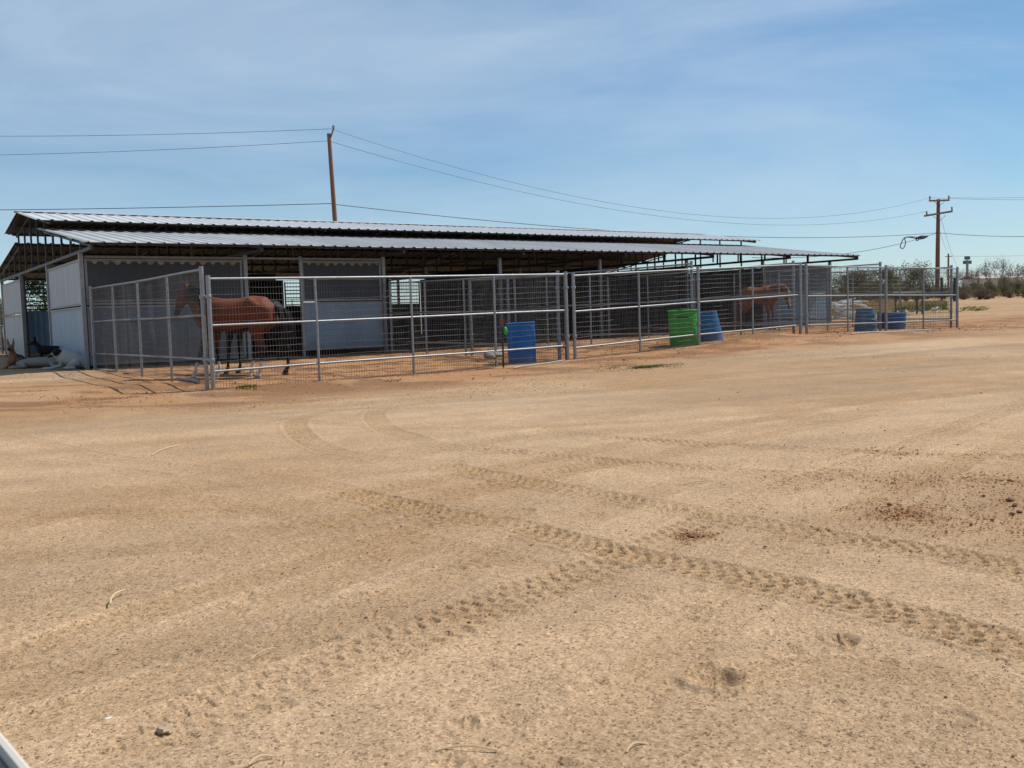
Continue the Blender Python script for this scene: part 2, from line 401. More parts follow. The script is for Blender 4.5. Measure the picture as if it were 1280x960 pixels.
    rp = N.new('ShaderNodeValToRGB'); e = rp.color_ramp.elements; e[0].position = .0; e[0].color = (.34, .31, .28, 1); e[1].position = 1; e[1].color = (1.55, 1.55, 1.58, 1)
    rp.color_ramp.interpolation = 'LINEAR'; k = rp.color_ramp.elements.new(.16); k.color = (.50, .47, .44, 1); k = rp.color_ramp.elements.new(.24); k.color = (.88, .87, .85, 1); k = rp.color_ramp.elements.new(.6); k.color = (1.08, 1.07, 1.06, 1)
    L.new(vo.outputs['Color'], rp.inputs[0])
    mx = N.new('ShaderNodeMix'); mx.data_type = 'RGBA'; mx.blend_type = 'MULTIPLY'; mx.inputs[0].default_value = .9
    L.new(at.outputs['Color'], mx.inputs[6]); L.new(rp.outputs[0], mx.inputs[7])
    nz = N.new('ShaderNodeTexNoise'); nz.inputs['Scale'].default_value = 26; nz.inputs['Detail'].default_value = 9; nz.inputs['Roughness'].default_value = .75; L.new(tc.outputs['Object'], nz.inputs['Vector'])
    r2 = N.new('ShaderNodeValToRGB'); r2.color_ramp.elements[0].position = .33; r2.color_ramp.elements[0].color = (.82, .80, .78, 1); r2.color_ramp.elements[1].position = .62; r2.color_ramp.elements[1].color = (1.08, 1.08, 1.08, 1)
    L.new(nz.outputs['Fac'], r2.inputs[0])
    m2 = N.new('ShaderNodeMix'); m2.data_type = 'RGBA'; m2.blend_type = 'MULTIPLY'; m2.inputs[0].default_value = .55
    L.new(mx.outputs[2], m2.inputs[6]); L.new(r2.outputs[0], m2.inputs[7]); 
    v2 = N.new('ShaderNodeTexVoronoi'); v2.inputs['Scale'].default_value = 80; L.new(tc.outputs['Object'], v2.inputs['Vector'])
    r3 = N.new('ShaderNodeValToRGB'); r3.color_ramp.elements[0].position = .05; r3.color_ramp.elements[0].color = (.74, .71, .68, 1); r3.color_ramp.elements[1].position = .30; r3.color_ramp.elements[1].color = (1.0, 1.0, 1.0, 1)
    k = r3.color_ramp.elements.new(.95); k.color = (1.12, 1.12, 1.12, 1)
    L.new(v2.outputs['Color'], r3.inputs[0])
    m3 = N.new('ShaderNodeMix'); m3.data_type = 'RGBA'; m3.blend_type = 'MULTIPLY'; m3.inputs[0].default_value = 1
    L.new(m2.outputs[2], m3.inputs[6]); L.new(r3.outputs[0], m3.inputs[7]); L.new(m3.outputs[2], b.inputs['Base Color'])
    bp = N.new('ShaderNodeBump'); bp.inputs['Strength'].default_value = .8; bp.inputs['Distance'].default_value = .004
    nb = N.new('ShaderNodeTexNoise'); nb.inputs['Scale'].default_value = 170; nb.inputs['Detail'].default_value = 3; L.new(tc.outputs['Object'], nb.inputs['Vector'])
    L.new(nb.outputs['Fac'], bp.inputs['Height'])
    b2 = N.new('ShaderNodeBump'); b2.inputs['Strength'].default_value = .45; b2.inputs['Distance'].default_value = .02
    L.new(nz.outputs['Fac'], b2.inputs['Height']); L.new(bp.outputs[0], b2.inputs['Normal']); L.new(b2.outputs[0], b.inputs['Normal'])
    me.materials.append(m)
build_ground()

# ------------------------------------------------------------------ FENCE PANELS
def panel(a, b, label, bays=2, zr=None, posts_top=.06, ground=True, mesh=True, cat='fence panel', group='pipe and wire corral panels', mat_=None, lift=0, endpost=(True, True), rails=(.30, 1.02, 1.75), extra=None, pr=.0235):
    """a pipe panel from ground point a to b: three rails, uprights, welded wire infill"""
    mt = mat_ or GALV
    ax, ay = a; bx, by = b; za, zb = gz(*a), gz(*b)
    if zr is not None: za, zb = zr
    Lh = math.hypot(bx-ax, by-ay); rz = math.atan2(by-ay, bx-ax)
    t = thing('fence_panel', label, cat, (ax, ay, za), rz, group)
    def z(x): return (zb-za)*x/Lh
    top = rails[-1]
    for k, h in enumerate(rails):
        m = MB(); n = 9
        ph = random.uniform(0, 6); amp = random.uniform(.002, .007)
        m.tube([(x, amp*math.sin(x*1.3+ph), h+lift+z(x)+amp*math.sin(x*.9+ph*2)) for x in [Lh*i/n for i in range(n+1)]], pr*.82, 10)
        m.build('rail', mt, t, True)
    for i in range(bays+1):
        x = Lh*i/bays
        if i == 0 and not endpost[0]: continue
        if i == bays and not endpost[1]: continue
        e = i in (0, bays)
        gx = ax+(bx-ax)*i/bays; gy = ay+(by-ay)*i/bays
        zg = gz(gx, gy)-za
        tx = random.uniform(-.012, .012)
        m = MB(); r = .036 if e else .022
        m.tube([(x+.03*(1 if i == 0 else -1 if i == bays else 0), 0, zg-.08), (x+tx+.03*(1 if i == 0 else -1 if i == bays else 0), 0, top+lift+z(x)+(posts_top if e else 0))], r, 10)
        if e:
            for hh in (.45, 1.45): m.lathe([(.045, hh), (.05, hh+.01), (.05, hh+.05), (.045, hh+.06)], 10, Matrix.Translation((x+.03*(1 if i == 0 else -1), 0, z(x)+lift)))
        m.build('post', mt, t, True)
    if mesh:
        m = MB(); nx = int(Lh/.0515); zt = top+lift-.035; rw = .0026
        xs = [.05+(Lh-.1)*i/nx for i in range(nx+1)]
        b1, b2, b3 = random.uniform(0, 6), random.uniform(0, 6), random.uniform(.008, .02)
        bow = lambda x, zz: b3*math.sin(x*2.1+zz*3+b1)+.010*math.sin(x*5.3-zz*2+b2)
        def gl(x): 
            f = x/Lh; return gz(ax+(bx-ax)*f, ay+(by-ay)*f)-za
        for x in xs:
            zb_ = max(gl(x)+.015, -.2)
            p = [(x+bow(zz_, x)*.35, .012+bow(x, zz_), zz_) for zz_ in (zb_+random.uniform(0, .02), (zb_+zt+z(x))/2, zt+z(x))]
            m.tube(p, rw, 3, False)
        nz_ = 17
        for j in range(nz_):
            f = j/(nz_-1); pts = []
            for i in range(0, 25):
                x = .05+(Lh-.1)*i/24; zb_ = gl(x)+.03
                pts.append((x, .016+bow(x, zb_), zb_*(1-f)+(zt+z(x))*f+.010*math.sin(x*3.1+j*.7+b1)*(1-f*.5)+.005*math.sin(x*9+j*2.3)))
            m.tube(pts, rw*1.25, 3, False)
        m.build('wire_mesh', WIRE, t)
    if extra: extra(t, Lh, z)
    return t
# front line of the pens
def FL(px, py):   # foot of a front post from its place in the photo
    g = G(px, py); return (g.x, g.y)
A = F(.42, -7.45); P1 = F(7.92, -7.0); Pm = F(11.7, -7.0); P2 = F(15.25, -7.0); P2b = F(15.45, -6.98); Pn = F(18.84, -6.95); P3 = F(22.35, -6.9)
panel(A, P1, 'long front pipe panel before the bay horses, left of the blue drum', 4)
panel(F(8.05, -7.0), Pm, 'front pipe panel between the blue drum and the green bin', 2, rails=(.24, .98, 1.72))
panel(Pm, P2, 'front pipe panel with the mound of sand at its foot, right of the green bin', 2, rails=(.24, .98, 1.72), endpost=(False, True))
panel(P2b, Pn, 'front pipe panel before the faded blue tub, in the right half of the pens', 2, rails=(.22, .95, 1.70))
panel(Pn, P3, 'rightmost front pipe panel, ending at the far right corner post', 2, rails=(.22, .95, 1.70), endpost=(False, True))
# side and divider panels
sideend = F(.15, -.12)
panel((A[0]-.07, A[1]+.05), sideend, 'left side pipe panel running from the corner post back to the barn corner', 4, zr=(0, 0), rails=(.50, 1.19, 1.90), posts_top=.06)
panel(F(7.85, -6.8), F(7.4, -.15), 'divider panel running back from the post by the blue drum to the barn', 4, rails=(.28, 1.02, 1.78))
panel(F(8.0, -6.85), F(7.75, -3.5), 'short second divider panel doubled up behind the post by the blue drum', 2, rails=(.26, 1.0, 1.74))
panel(F(11.75, -6.75), F(11.1, -.15), 'divider panel running back from behind the green bin', 4, rails=(.26, 1.02, 1.86))
panel(F(15.3, -6.75), F(14.8, -.15), 'divider panel running back left of the chestnut horse pen', 4, rails=(.26, 1.02, 1.78))
panel(F(18.88, -6.75), F(18.45, -.15), 'divider panel running back from the faded blue tub to the barn', 4, rails=(.26, 1.02, 1.80))
panel(F(22.3, -6.75), F(22.1, -.15), 'far right side panel running back to the last barn wall', 4, rails=(.26, 1.02, 1.76))
# rear pens, glimpsed past the left end
panel(F(.1, 13.2), F(.1, 20.0), 'rear side pipe panel past the far end of the barn, at the left edge', 4, rails=(.28, 1.0, 1.75), group='rear corral panels')
panel(F(.1, 20.0), F(14.6, 20.0), 'rear line pipe panel behind the barn', 8, rails=(.28, 1.0, 1.75), group='rear corral panels', mesh=False)
# free-standing rails seen between the wall and the panels
# ------------------------------------------------------------------ BARN
bz = 0.0
barn = thing('horse_barn', 'long open metal shed row barn with raised centre roof over horse stalls', 'barn', (C0.x, C0.y, 0), BROT)
BAY = 3.66; NB = 7; LEN = BAY*NB
VW = [0, 4.2, 8.8, 13.0]
ZC = 2.72                                # underside chord height
def zl(v):   # the rear slope a little flatter                               # lower roofs
    return 2.84+(v+1.2)*.139 if v < 6.5 else 2.84+(14.2-v)*.131
def zu(v): return 4.24-(6.5-v)*.160 if v < 6.5 else 4.24-(v-6.5)*.135   # upper roof
def roof_sheet(name, v0, v1, zf, s0, s1, m, label=None, pitch=.305, ribh=.024):
    """ribbed steel sheet: ribs run down the slope, with real thickness"""
    prof = []; s = s0
    while s < s1-.01:
        e = min(s+pitch, s1)
        prof += [(s, 0), (s+.03, ribh), (s+.075, ribh), (s+.105, 0)]
        s = e
    prof.append((s1, 0)); n = len(prof); b = MB(); vs = []
    vv = [v0+(v1-v0)*k/4 for k in range(5)]
    for dz in (0, -.012):
        for v in vv:
            for (s, h) in prof: vs.append((s, v, zf(v)+h+dz+.004*math.sin(s*.9+v)))
    nr = len(vv); fs = []
    for i in range(nr-1):
        for k in range(n-1):
            a = i*n+k; fs.append((a, a+1, a+1+n, a+n)); c = a+nr*n; fs.append((c, c+n, c+1+n, c+1))
    for k in range(n-1):
        fs.append((k, k+nr*n, k+1+nr*n, k+1)); c = (nr-1)*n+k; fs.append((c, c+1, c+1+nr*n, c+nr*n))
    for i in range(nr-1):
        a = i*n; fs.append((a, a+n, a+n+nr*n, a+nr*n)); a = i*n+n-1; fs.append((a, a+nr*n, a+n+nr*n, a+n))
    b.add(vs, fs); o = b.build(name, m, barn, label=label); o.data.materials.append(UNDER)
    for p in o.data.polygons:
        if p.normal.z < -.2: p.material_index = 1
    return o
ru = roof_sheet('roof', 3.35, 6.5, zu, -.3, LEN+.15, ROOF, 'bright upper roof slope facing the yard')
roof_sheet('roof', 6.5, 9.15, zu, -.3, LEN+.15, ROOF, 'far upper roof slope, seen from below')
roof_sheet('roof', -1.28, 4.45, zl, -.12, LEN+.1, ROOFL, 'lower roof over the front stalls')
roof_sheet('roof', 8.55, 14.28, zl, -.12, LEN+.1, ROOFL, 'lower roof over the rear stalls')
cap = MB()
for sgn in (-1, 1): cap.bar((-.34, 6.5+sgn*.10, 4.24+.027), (LEN+.18, 6.5+sgn*.10, 4.24+.027), .21, .012, Vector((0, sgn*.16, 1)))
cap.build('ridge_cap', ROOF, barn)
# purlins
for v, zf in [(-1.15, zl), (.2, zl), (1.6, zl), (3.0, zl), (4.3, zl), (8.7, zl), (10, zl), (11.4, zl), (12.8, zl), (14.15, zl), (3.55, zu), (5, zu), (6.4, zu), (6.6, zu), (8, zu), (9.05, zu)]:
    MB().bar((-.1, v, zf(v)-.040), (LEN+.08, v, zf(v)-.040), .05, .05).build('purlin', TRUSS, barn)
for k in range(NB+1):
    s = min(BAY*k, LEN); s = s if k else .02
    t = MB().bar((s, -1.2, ZC-.01), (s, 14.2, ZC-.01), .055, .07).build('truss', TRUSS, barn)
    for (v0, v1, zf) in [(-1.2, 4.4, zl), (8.6, 14.2, zl), (3.5, 6.5, zu), (6.5, 9.1, zu)]:
        MB().bar((s, v0, zf(v0)-.088), (s, v1, zf(v1)-.088), .04, .045).build('rafter', TRUSS, t)
    sv = [-1.18, -.1, 1.0, 2.1, 3.2, 4.25, 5.4, 6.5, 7.6, 8.75, 9.8, 10.9, 12, 13.1, 14.18]
    for i, v in enumerate(sv):
        tall = 3.4 <= v <= 9.1
        if v in (-.1, 12) and k % 2: continue
        MB().bar((s, v, ZC+.026), (s, v, (zu(v) if tall else zl(v))-.09), .045, .045, Vector((0, 1, 0))).build('strut', TRUSS, t)
    for v in VW:
        gx, gy = F(s, v); zb_ = gz(gx, gy)-.1
        MB().bar((s, v, zb_), (s, v, ZC-.045), .085, .085, Vector((0, 1, 0))).build('post', GALV, barn)
    # short struts between the trusses carrying the eave purlin
for k in range(NB):
    for f in (.33, .66):
        s = BAY*(k+f)
        MB().bar((s, -.02, 2.62), (s, -.02, zl(0)-.02), .035, .035, Vector((0, 1, 0))).build('hanger', TRUSS, barn)
# wall sheets with top rails
def sheet(p0, p1, z0, z1, m, name='wall_sheet', frame=True, thick=.02, label=None, rib=True):
    """a profiled wall sheet between two (s,v) points"""
    s0, v0 = p0; s1, v1 = p1; L = math.hypot(s1-s0, v1-v0); n = max(int(L/.15), 2)
    dx, dy = (s1-s0)/L, (v1-v0)/L; nx, ny = dy, -dx
    vs = []; 
    for side in (1, -1):
        for zz in (z0, z1):
            for i in range(n*3+1):
                x = L*i/(n*3); off = (.007 if (i % 3 == 0 and rib) else 0)+side*thick/2
                vs.append((s0+dx*x+nx*off, v0+dy*x+ny*off, zz))
    w = n*3+1; fs = []
    for i in range(w-1):
        fs.append((i, i+1, i+1+w, i+w)); fs.append((2*w+i, 2*w+i+w, 2*w+i+1+w, 2*w+i+1))
        fs.append((i, 2*w+i, 2*w+i+1, i+1)); fs.append((w+i, w+i+1, 3*w+i+1, 3*w+i))
    fs += [(0, w, 3*w, 2*w), (w-1, 3*w-1, 4*w-1, 2*w-1)]
    b = MB(); b.add(vs, fs); o = b.build(name, m, barn, label=label)
    if frame:
        fr = MB()
        for zz in (z0+.02, z1-.02): fr.bar((s0, v0, zz), (s1, v1, zz), .055, .045)
        for (a, c) in ((s0+dx*.03, v0+dy*.03), (s1-dx*.03, v1-dy*.03)): fr.bar((a, c, z0+.045), (a, c, z1-.045), .05, .05, Vector((0, 1, 0)))
        fr.build('sheet_frame', GALVD, o)
    return o
ZM, ZT = 1.545, 2.56
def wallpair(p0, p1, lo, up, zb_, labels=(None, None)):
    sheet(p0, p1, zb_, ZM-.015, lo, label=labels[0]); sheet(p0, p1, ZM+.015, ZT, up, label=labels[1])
wallpair((.02, .05), (.02, 4.12), WALLB, WALLE, .2, ('bluish lower sheet of the near end wall', 'pale upper sheet of the near end wall'))
wallpair((.02, 8.88), (.02, 12.95), WALLE, WALLE, .28)
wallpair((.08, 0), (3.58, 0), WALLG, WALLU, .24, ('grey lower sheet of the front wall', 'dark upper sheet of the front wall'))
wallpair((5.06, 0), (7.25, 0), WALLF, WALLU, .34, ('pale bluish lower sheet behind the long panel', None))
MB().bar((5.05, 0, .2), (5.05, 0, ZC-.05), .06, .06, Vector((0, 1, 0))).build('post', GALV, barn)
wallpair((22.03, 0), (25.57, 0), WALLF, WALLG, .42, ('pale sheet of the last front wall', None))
wallpair((25.57, .08), (25.57, 4.12), WALLE, WALLE, .5)
wallpair((25.57, 8.88), (25.57, 12.95), WALLE, WALLE, .5)
MB().bar((0.1, -.03, ZT+.045), (7.25, -.03, ZT+.045), .05, .05).build('top_rail', GALVD, barn)
MB().bar((0.1, -.05, ZM+.10), (3.5, -.05, ZM+.10), .03, .03).build('feed_rail', GALVD, barn)
for (s0_, s1_) in ((.18, 3.5), (5.15, 7.15)):   # sun spots through the roof ribs, built as a pale scalloped strip
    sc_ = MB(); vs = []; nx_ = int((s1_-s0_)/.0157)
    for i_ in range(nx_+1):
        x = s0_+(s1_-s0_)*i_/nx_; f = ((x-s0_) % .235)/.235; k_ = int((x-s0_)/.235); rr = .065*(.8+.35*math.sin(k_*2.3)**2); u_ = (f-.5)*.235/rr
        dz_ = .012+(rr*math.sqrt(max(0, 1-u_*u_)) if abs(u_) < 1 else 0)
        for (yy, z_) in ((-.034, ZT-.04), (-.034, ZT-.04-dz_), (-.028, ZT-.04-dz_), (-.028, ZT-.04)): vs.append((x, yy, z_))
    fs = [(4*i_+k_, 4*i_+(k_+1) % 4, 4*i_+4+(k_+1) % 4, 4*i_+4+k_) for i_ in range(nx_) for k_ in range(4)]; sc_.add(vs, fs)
    sc_.build('sun_spot_scallops', mat('pale_sun_spot', (.26, .25, .22), .7, 0, var=.3, scale=5), barn)
# partitions between the stalls and inner aisle walls (dark boards)
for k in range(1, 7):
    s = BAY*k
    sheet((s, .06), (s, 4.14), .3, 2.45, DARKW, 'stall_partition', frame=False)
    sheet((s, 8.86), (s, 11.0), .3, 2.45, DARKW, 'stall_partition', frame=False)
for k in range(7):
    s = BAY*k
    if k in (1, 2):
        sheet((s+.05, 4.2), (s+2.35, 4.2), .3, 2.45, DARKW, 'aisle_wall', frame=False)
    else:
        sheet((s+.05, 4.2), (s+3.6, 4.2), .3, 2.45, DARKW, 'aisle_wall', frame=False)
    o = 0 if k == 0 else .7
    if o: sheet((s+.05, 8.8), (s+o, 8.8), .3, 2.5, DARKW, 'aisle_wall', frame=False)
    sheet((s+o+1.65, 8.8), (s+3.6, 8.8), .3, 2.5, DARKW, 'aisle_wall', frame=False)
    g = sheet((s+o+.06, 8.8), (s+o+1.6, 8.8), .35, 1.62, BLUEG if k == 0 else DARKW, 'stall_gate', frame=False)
    bb = MB()
    for z_ in (1.66, 1.78, 1.90, 2.03, 2.15, 2.27, 2.40): bb.bar((s+o+.06, 8.8, z_), (s+o+1.6, 8.8, z_), .03, .035)
    for x in (.06, 1.6): bb.bar((s+o+x, 8.8, .3), (s+o+x, 8.8, 2.43), .04, .04, Vector((0, 1, 0)))
    bb.build('gate_bars', BLACKM, g)
# double posts at the aisle door
for dv in (8.62, 8.5): MB().bar((.06, dv, .2), (.06, dv, 2.66), .05, .05, Vector((0, 1, 0))).build('door_jamb', BLACKM, barn)
# feeder shelf inside the front stalls
MB().bar((3.75, 3.9, 1.1), (7.2, 3.9, 1.1), .3, .04).build('stall_shelf', WOODG, barn)

# ------------------------------------------------------------------ ANIMALS (remeshed bodies)
def limb(bm_, pts, n=12):
    """pts: (x,y,z,rx_side,rz_depth); closed loft with rounded ends"""
    P_ = [Vector(p[:3]) for p in pts]; m = len(P_); vs = []; 
    rows = []
    def fr(i):
        t = (P_[min(i+1, m-1)]-P_[max(i-1, 0)]).normalized(); side = Vector((0, 1, 0))
        if abs(t.dot(side)) > .9: side = Vector((1, 0, 0))
        side = (side-t*side.dot(t)).normalized(); return t, side, t.cross(side)
    for i in range(m):
        t, a, b = fr(i); ra, rb = pts[i][3], (pts[i][4] if len(pts[i]) > 4 else pts[i][3])
        if i == 0:
            for q in (.85, .45): c = P_[0]-t*ra*q; f = math.sqrt(1-q*q); rows.append((c, a, b, ra*f, rb*f))
        rows.append((P_[i], a, b, ra, rb))
        if i == m-1:
            for q in (.45, .85): c = P_[i]+t*ra*q; f = math.sqrt(1-q*q); rows.append((c, a, b, ra*f, rb*f))
    for (c, a, b, ra, rb) in rows:
        for k in range(n): th = 2*math.pi*k/n; vs.append(c+a*math.cos(th)*ra+b*math.sin(th)*rb)
    fs = []
    for i in range(len(rows)-1):
        for k in range(n):
            p = i*n+k; q = i*n+(k+1) % n; fs.append((p, q, q+n, p+n))
    fs.append(tuple(range(n-1, -1, -1))); fs.append(tuple((len(rows)-1)*n+k for k in range(n)))
    bm_.add(vs, fs)
def remesh(mb, name, voxel, m, colfn, parent, smooth=6):
    me = bpy.data.meshes.new(name); me.from_pydata(mb.v, [], mb.f); me.update()
    o = bpy.data.objects.new(name, me); COL.objects.link(o)
    md = o.modifiers.new('r', 'REMESH'); md.mode = 'VOXEL'; md.voxel_size = voxel; md.use_smooth_shade = True
    sm = o.modifiers.new('s', 'SMOOTH'); sm.factor = .5; sm.iterations = smooth
    dg = bpy.context.evaluated_depsgraph_get(); ev = o.evaluated_get(dg); nm = bpy.data.meshes.new_from_object(ev)
    o.modifiers.clear(); o.data = nm; bpy.data.meshes.remove(me)
    nm.name = name
    for p in nm.polygons: p.use_smooth = True
    at = nm.color_attributes.new('coat', 'FLOAT_COLOR', 'POINT'); cs = []
    for v in nm.vertices: cs += [*colfn(v.co), 1]
    at.data.foreach_set('color', cs); nm.materials.clear(); nm.materials.append(m); o.parent = parent
    return o
COAT = mat('horse_coat', (.2, .1, .05), .62, 0, var=.18, scale=7, vcol='coat', spec=.18)
FUR = mat('dog_fur', (.2, .1, .05), .8, 0, var=.16, scale=40, vcol='coat', spec=.2, bump=.6, bscale=90)
HAIRB = mat('black_hair', (.008, .007, .007), .9, 0, var=.3, spec=.1, scale=30, stretch=(1, 1, .1))
HAIRC = mat('chestnut_hair', (.17, .065, .025), .6, 0, var=.3, scale=30)
EYE = mat('eye', (.01, .008, .006), .1)
def lerp3(a, b, t): t = min(max(t, 0), 1); return tuple(a[i]*(1-t)+b[i]*t for i in range(3))
def horse(label, loc, rz, coat, dark, socks=0.0, mane=HAIRB, poll=(1.02, 1.62), muzzle=(1.36, 1.22), legs=None, blaze=False, headturn=0, sc=1, legdark=.62):
    t = thing('horse', label, 'horse', loc, rz); t.scale = (sc, sc, sc)
    b = MB()
    limb(b, [(-.74, 0, 1.20, .13, .15), (-.62, 0, 1.225, .235, .245), (-.42, 0, 1.225, .27, .275), (-.15, 0, 1.18, .27, .275), (.12, 0, 1.155, .27, .30), (.38, 0, 1.17, .235, .33), (.58, 0, 1.16, .175, .26)], 18)
    for sy in (-1, 1):   # hip point, haunch, shoulder blade and stifle fold
        limb(b, [(-.40, .17*sy, 1.40, .07, .07), (-.52, .20*sy, 1.28, .09, .11)], 10)
        limb(b, [(-.66, .13*sy, 1.22, .12, .15), (-.70, .13*sy, 1.02, .09, .13)], 10)
        limb(b, [(.36, .13*sy, 1.36, .07, .09), (.50, .17*sy, 1.10, .09, .12)], 10)
        limb(b, [(.50, .10*sy, 1.02, .10, .10), (.44, .13*sy, .92, .08, .10)], 10)
    limb(b, [(.25, 0, 1.33, .09, .13), (.42, 0, 1.38, .08, .13)], 10)   # withers
    px_, pz_ = poll; hx, hz = muzzle; ht = headturn
    nb_ = Vector((.52, 0, 1.22)); pe = Vector((px_, ht*.4, pz_))
    q = lambda f, o=0: nb_.lerp(pe, f)+Vector((0, 0, .05*math.sin(f*math.pi)))
    limb(b, [(*q(0), .15, .27), (*q(.35), .12, .20), (*q(.7), .095, .155), (*q(1), .085, .125)], 14)
    mz = Vector((hx, ht, hz)); hd = mz-pe; hn = hd.normalized()
    limb(b, [(*(pe-hn*.02), .085, .11), (*(pe+hd*.22), .095, .135), (*(pe+hd*.45), .075, .105), (*(pe+hd*.75), .052, .07), (*(pe+hd*.95), .055, .062)], 12)
    limb(b, [(*(pe+hd*.8), .045, .06), (*(pe+hd*1.02), .05, .05)], 10)
    for sy in (-1, 1):
        e0 = pe-hn*.06+Vector((0, .055*sy, .05)); limb(b, [(*e0, .028, .03), (*(e0+Vector((.03, .02*sy, .07))), .026, .018), (*(e0+Vector((.045, .01*sy, .15))), .008, .008)], 8)
    lg = legs or [(0, 0), (0, 0), (0, 0), (0, 0)]
    for i, sy in enumerate((1, -1)):       # hind
        dx = lg[i][0]; y = .135*sy
        limb(b, [(-.55, y*.9, 1.18, .14, .21), (-.56, y*1.05, 1.0, .125, .19), (-.52+dx*.3, y, .84, .085, .125), (-.66+dx*.6, y, .66, .05, .075), (-.76+dx*.8, y, .53, .042, .058), (-.73+dx*.9, y, .42, .03, .04), (-.71+dx, y, .24, .027, .034), (-.705+dx, y, .17, .036, .042), (-.665+dx, y, .10, .032, .036), (-.64+dx, y, .045, .05, .058), (-.632+dx, y, .015, .056, .066)], 12)
    for i, sy in enumerate((1, -1)):
        dx = lg[2+i][0]; y = .14*sy
        limb(b, [(.42, y*.85, 1.12, .10, .19), (.42, y, .94, .085, .14), (.41+dx*.2, y, .80, .062, .085), (.43+dx*.5, y, .62, .045, .055), (.44+dx*.6, y, .49, .044, .05), (.44+dx*.8, y, .36, .028, .032), (.44+dx, y, .24, .026, .03), (.445+dx, y, .17, .034, .04), (.475+dx, y, .10, .032, .035), (.50+dx, y, .045, .05, .056), (.508+dx, y, .015, .056, .064)], 12)
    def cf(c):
        col = coat  # light painted into the coat: paler back, shaded belly and forehand
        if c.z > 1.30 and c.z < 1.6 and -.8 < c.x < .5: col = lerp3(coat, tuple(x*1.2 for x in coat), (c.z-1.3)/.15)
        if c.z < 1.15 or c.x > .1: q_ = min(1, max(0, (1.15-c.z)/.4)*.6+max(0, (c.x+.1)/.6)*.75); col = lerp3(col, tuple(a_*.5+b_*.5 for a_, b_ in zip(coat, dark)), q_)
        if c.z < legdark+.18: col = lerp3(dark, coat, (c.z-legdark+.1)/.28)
        if socks and c.z < socks: 
            if c.z > .05: col = (.62, .57, .52)
        if c.z < .05: col = (.09, .07, .055) if not socks else (.32, .26, .2)
        d = (c-mz).length
        if c.x > px_-.15 and d < .25: col = lerp3((.025, .02, .018), col, (d-.10)/.12)
        if blaze and c.x > px_ and abs(c.y-ht*.6) < .03 and (c-pe).dot(hn) > .02 and (c-(pe+hd*max(0, min(1, (c-pe).dot(hn)/hd.length)))).dot(Vector((-hn.z, 0, hn.x))) > .03: col = (.6, .55, .5)
        return col
    remesh(b, 'body', .022, COAT, cf, t, 5)
    # tail
    tl = MB(); 
    for j in range(16):
        a = random.uniform(-1, 1); w = random.uniform(.5, 1)
        tl.tube([(-.80, a*.03, 1.30), (-.90, a*.06, 1.20), (-.95-.03*w, a*.09, .95), (-.94+.05*a, a*.11, .65), (-.90+.06*w, a*.09, .30+.1*random.random())], [.03, .034, .036, .030, .008], 6)
    tl.build('tail', mane, t, True)
    mn = MB()
    for j in range(60):
        f = j/59; p = q(f)+Vector((0, 0, 0)); up = Vector((-(pe-nb_).z, 0, (pe-nb_).x)).normalized()
        top_ = p+up*(.26-.13*f); sy = -1 if j % 7 == 3 else 1
        mn.tube([top_+Vector((0, 0, -.02)), top_+Vector((.0, .05*sy, .01)), top_+Vector((.02, (.13-.04*f)*sy, -.10)), top_+Vector((.03, (.15-.04*f)*sy, -.21-.05*random.random()))], [.02, .022, .018, .005], 6)
    for j in range(4): mn.tube([pe+Vector((-.02, 0, .10)), pe+hd*.12+Vector((.09, .015*(j-1.5), .06)), pe+hd*.35+Vector((.09, .02*(j-1.5), .03))], [.02, .02, .006], 6)
    mn.build('mane', mane, t, True)
    ey = MB()
    for sy in (-1, 1):
        c = pe+hd*.28+Vector((0, .085*sy, .045)); ey.lathe([(.001, -.02), (.014, -.012), (.02, 0), (.014, .012), (.001, .02)], 8, Matrix.Translation(c))
    ey.build('eyes', EYE, t, True)
    return t
def on(px, py, Y=None):
    g = G(px, py); return g
# camera-left horse with white socks, behind; bay with big rump in front
bayc = (.135, .046, .020)
g = P(295, 470, 17.55)
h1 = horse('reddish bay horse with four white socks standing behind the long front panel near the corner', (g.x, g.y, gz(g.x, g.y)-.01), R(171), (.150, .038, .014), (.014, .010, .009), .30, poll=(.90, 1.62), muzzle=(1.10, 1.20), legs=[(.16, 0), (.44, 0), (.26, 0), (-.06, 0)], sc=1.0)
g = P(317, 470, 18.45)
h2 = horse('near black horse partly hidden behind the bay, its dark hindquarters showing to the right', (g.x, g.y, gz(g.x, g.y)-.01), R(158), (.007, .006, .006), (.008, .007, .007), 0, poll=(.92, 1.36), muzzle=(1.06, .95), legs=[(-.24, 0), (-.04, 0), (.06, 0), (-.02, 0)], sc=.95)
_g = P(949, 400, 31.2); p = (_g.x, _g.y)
h3 = horse('chestnut horse with lowered head and white blaze standing before the last barn wall', (p[0], p[1], gz(*p)-.01), R(-48), (.34, .115, .036), (.05, .025, .015), 0, mane=HAIRC, poll=(1.00, 1.33), muzzle=(1.12, .74), blaze=True, headturn=.10, sc=.95)

